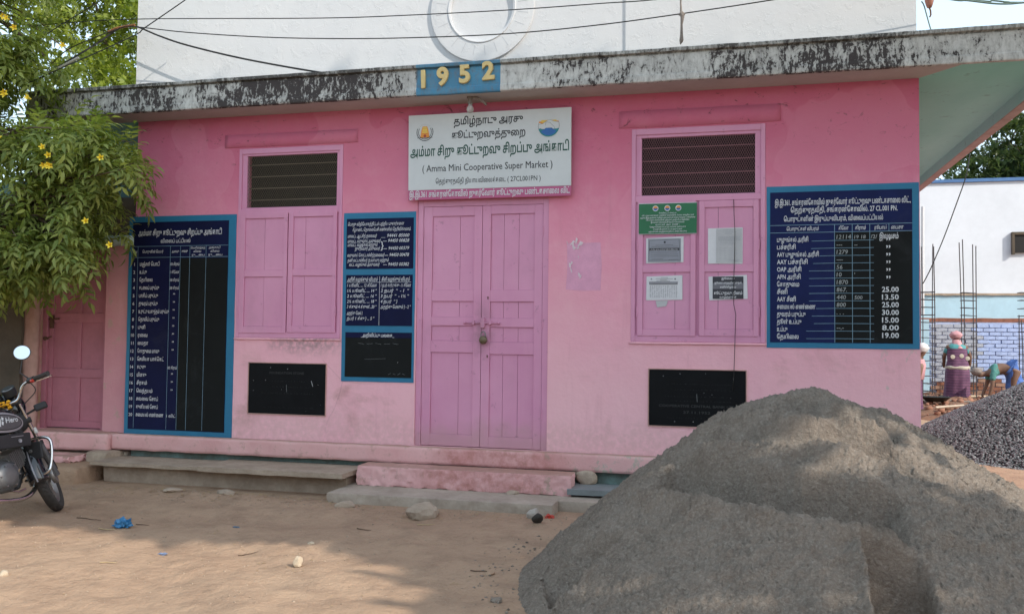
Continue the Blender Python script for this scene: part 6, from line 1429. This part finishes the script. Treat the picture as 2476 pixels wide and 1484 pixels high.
def flower(p, an_, s_=1.0):
    mbx = MB(); d = Vector((math.cos(an_)*.5+.35, -.75, random.uniform(-.4, .2))).normalized(); u = d.cross(Vector((0, 0, 1))).normalized(); v_ = u.cross(d)
    V = []; n = 20
    for (r, h) in ((.006, 0), (.011, .028), (.016, .045)): V += [p+d*h*s_+(u*math.cos(2*math.pi*j/n)+v_*math.sin(2*math.pi*j/n))*r*s_ for j in range(n)]
    V += [p+d*(.050+.006*math.cos(5*2*math.pi*j/n))*s_+(u*math.cos(2*math.pi*j/n)+v_*math.sin(2*math.pi*j/n))*(.026+.009*math.cos(5*2*math.pi*j/n))*s_ for j in range(n)]
    mbx.add(V, [(j+n*q, (j+1) % n+n*q, (j+1) % n+n*(q+1), j+n*(q+1)) for q in range(3) for j in range(n)]); return mbx.build('flower', m_flower, shr, smooth=True)
for px, py in ((8, 40), (22, 48), (38, 68), (160, 112), (12, 222), (18, 228), (120, 378), (110, 397), (118, 402), (125, 398), (245, 384), (210, 538), (270, 594), (108, 360), (75, 240), (4, 330)):
    flower(wy(px, py, YS-.62), random.uniform(0, 6.28), .85)

def tree(name, lab, base, blobs, nleaf, m, ls, trunk_h, cards=True, seed=0, clump=1.0, group=None, th=.16):
    random.seed(seed); t = thing(name, lab, 'tree', tuple(base), group); mbx = MB(); base = Vector(base); top = base+Vector((0, 0, trunk_h))
    mbx.tube(spl([base-Vector((0, 0, .3)), base+Vector((.1, 0, trunk_h*.5)), top]), [th-th*.4*i/10 for i in range(11)], 9)
    P = []; D = []; vol = [b[3]*b[4]*b[5] for b in blobs]; tot = sum(vol)
    for b, v_ in zip(blobs, vol):
        c = Vector(b[:3]); mbx.tube(spl([top-Vector((0, 0, .4)), top+(c-top)*.5+Vector((0, 0, .15)), c]), [th*.5-th*.35*i/10 for i in range(11)], 6)
        for q in range(7):
            e_ = c+Vector((random.uniform(-.8, .8)*b[3], random.uniform(-.8, .8)*b[4], random.uniform(-.7, .8)*b[5])); mbx.tube([c, c+(e_-c)*.5+Vector((0, 0, .08)), e_], [th*.16, th*.11, .008], 4)
        n = int(nleaf*v_/tot); k = 0
        while k < n:
            d = Vector((random.gauss(0, 1), random.gauss(0, 1), random.gauss(0, 1))).normalized(); r = random.random()**.42
            p = c+Vector((d.x*b[3], d.y*b[4], d.z*b[5]))*r*(1+.25*mn.noise(d*2.5+Vector((seed, 0, 0))))
            if mn.noise(p*clump+Vector((seed, 0, 0)))+.30 < random.random()*.62: continue
            P.append(p[:]); dd = d+Vector((random.uniform(-.7, .7), random.uniform(-.7, .7), random.uniform(-.6, .5))); D.append(dd.normalized()[:]); k += 1
    mbx.build('trunk', m_bark, t, smooth=True)
    tv_ = np.array([(0, 0, 0), (.45, -.22, .03), (1, 0, -.12), (.45, .22, .03)], float)*ls; tv2 = []; tf2 = []
    # a sprig: five small leaves round a short twig
    for q in range(6):
        a_ = (q-2.5)*.42; Rz = np.array(Matrix.Rotation(a_*1.25, 3, 'Z') @ Matrix.Rotation(.35*math.sin(q*2.1), 3, 'X')); k = len(tv2)*1; off = np.array([ls*.30*abs(q-2.5)*-.35+ls*.4, a_*ls*.22, 0]); tv2 += list(tv_@Rz.T+off); tf2.append([4*q, 4*q+1, 4*q+2, 4*q+3])
    V_, F_ = place_leaves(np.array(tv2), np.array(tf2), np.array(P), np.array(D), RNG.uniform(-3.1, 3.1, len(P)), RNG.uniform(.6, 1.3, len(P)))
    o = link('crown', npmesh('crown', V_, F_), m, t); o['kind'] = 'stuff'; return t
tree('neem_tree', 'yellow green leafy tree behind the left end of the canopy', (-8.4, 6.2, 0), [(-9.0, 6, 5.0, 1.5, 1.2, 1.2), (-7.6, 6.4, 5.6, 1.2, 1.2, 1.1), (-8.8, 6.2, 6.9, 1.6, 1.3, 1.0), (-7.3, 6.0, 4.3, 1.0, 1.0, .9), (-7.2, 6.6, 7.2, .9, 1, .7), (-10.2, 6.4, 4.2, 1.3, 1, 1.1)], 9500, m_leaf_y, .10, 3.2, seed=3, clump=1.6)
tree('neem_tree', 'darker tree with bare twigs further behind at the top left corner', (-13, 10, 0), [(-13.4, 10, 6.5, 2.2, 1.6, 1.8), (-12.0, 10.4, 8.6, 1.6, 1.5, 1.1), (-14.5, 10, 9.2, 2.0, 1.6, 1.6), (-14.5, 10, 5.0, 2.0, 1.6, 1.6)], 6500, m_leaf_y, .13, 4.0, seed=5, clump=1.2)
cR = wy(2500, 370, 17); tree('neem_tree', 'dark green tree rising behind the blue coping at the right edge', (cR.x+.6, 22, 0), [(cR.x+.3, 22, cR.z+.1, 1.5, 1.3, 1.1), (cR.x+.9, 22, cR.z+1.3, 1.5, 1.2, 1.2), (cR.x+1.8, 22, cR.z, 1.6, 1.3, 1.4)], 4200, m_leaf_d, .13, 5.0, seed=8, clump=1.8)
# unseen tree added behind the camera, crown shaped to shade the shop front
m_leaf_s = leafmat('added_shade_leaf', (.03, .06, .015), (.08, .12, .03), .15)
def shade_blocker(x0, x1, y0, y1, z0, z1, n, seed, lab, tx):
    random.seed(seed); t = thing('added_shade_tree', lab, 'tree', (tx, (y0+y1)/2, 0)); mbx = MB(); top = Vector((tx, (y0+y1)/2, z0+2.4))
    mbx.tube(spl([Vector((tx, (y0+y1)/2, -.3)), Vector((tx+.2, (y0+y1)/2, z0*.5)), top]), [.30-.012*i for i in range(11)], 10); P = []; D = []
    for q in range(16):
        e_ = Vector((random.uniform(x0, x1), random.uniform(y0, y1), random.uniform(z0+2.8, z1-2.4))); mbx.tube(spl([top, top+(e_-top)*.5+Vector((0, 0, .3)), e_], 3), [.10, .10, .08, .07, .05, .03, .01], 5)
    mbx.build('trunk', m_bark, t, smooth=True)
    while len(P) < n:
        p = Vector((random.uniform(x0, x1), random.uniform(y0, y1), random.uniform(z0, z1)))
        tw = -p.y/-SUNV.y; wz_ = p.z-SUNV.z*tw; wx_ = p.x-SUNV.x*tw; tg = p.z/SUNV.z; gx_ = p.x-SUNV.x*tg; gy_ = p.y-SUNV.y*tg
        nz = mn.noise(Vector((gx_*1.3, gy_*2.2, seed)))
        if wz_ > 3.28+.10*nz or wx_ < -8.5 or wx_ > 4.2: continue  # leaves dropped by where their shadow would land
        lim = -1.95+.5*nz if gx_ < -2.1 else (-1.95-(gx_+2.1)*2.0 if gx_ < -1.3 else -3.6)
        if gy_ < lim: continue
        th_ = (p.z-.55)/SUNV.z; hx_ = p.x-SUNV.x*th_; hy_ = p.y-SUNV.y*th_
        if ((hx_-1.55)/1.35)**2+((hy_+2.0)/.80)**2 < 1.25+1.9*mn.noise(Vector((hx_*3, hy_*5, seed))): continue
        if ((hx_-.05)/.8)**2+((hy_+2.45)/.34)**2 < 1.2+1.5*mn.noise(Vector((hx_*4, hy_*6, seed))): continue
        P.append(p[:]); D.append(Vector((random.uniform(-1, 1), random.uniform(-1, 1), random.uniform(-.7, .5))).normalized()[:])
    tv_ = np.array([(0, 0, 0), (.5, -.28, .04), (1, 0, -.1), (.5, .28, .04)], float)*.34; tf_ = np.array([[0, 1, 2, 3]])
    V_, F_ = place_leaves(tv_, tf_, np.array(P), np.array(D), RNG.uniform(-3, 3, len(P)), RNG.uniform(.7, 1.3, len(P))); o = link('crown', npmesh('crown', V_, F_), m_leaf_s, t); o['kind'] = 'stuff'
shade_blocker(1.2, 15.5, -6.9, -5.1, 4.6, 13.0, 26000, 21, 'broad unseen tree added behind the camera to shade the shop front', 12.6)

# houses across the street, behind the camera
for i, (hx0, hx1, hh, cc) in enumerate(((-22, -9.5, 3.4, (.70, .66, .58)), (-9.2, .8, 3.9, (.66, .68, .66)), (1.2, 12.0, 3.5, (.68, .56, .50)), (12.4, 24, 3.7, (.70, .68, .64)))):
    hs = thing('street_house', ('cream', 'grey green', 'terracotta', 'off white')[i]+' house across the street behind the camera', 'house', ((hx0+hx1)/2, -15, 0), 'houses across the street')
    mh = pm('house_plaster%d' % i, cc, .12, 1.5, .9, .4); MB().box(hx0, hx1, -22, -15, 0, hh).build('wall', mh, hs); MB().box(hx0-.2, hx1+.2, -22.2, -14.6, hh, hh+.18).build('roof', m_conc, hs)
    nx = int((hx1-hx0)/2.6)
    for k in range(nx):
        xc = hx0+(k+.5)*(hx1-hx0)/nx
        for z in (1.2,):
            f_ = MB().box(xc-.55, xc+.55, -15.0, -14.94, z, z+1.1).build('window', m_paint_old, hs); MB().box(xc-.48, xc+.48, -14.94, -14.93, z+.07, z+1.13).build('pane', m_dark, f_)
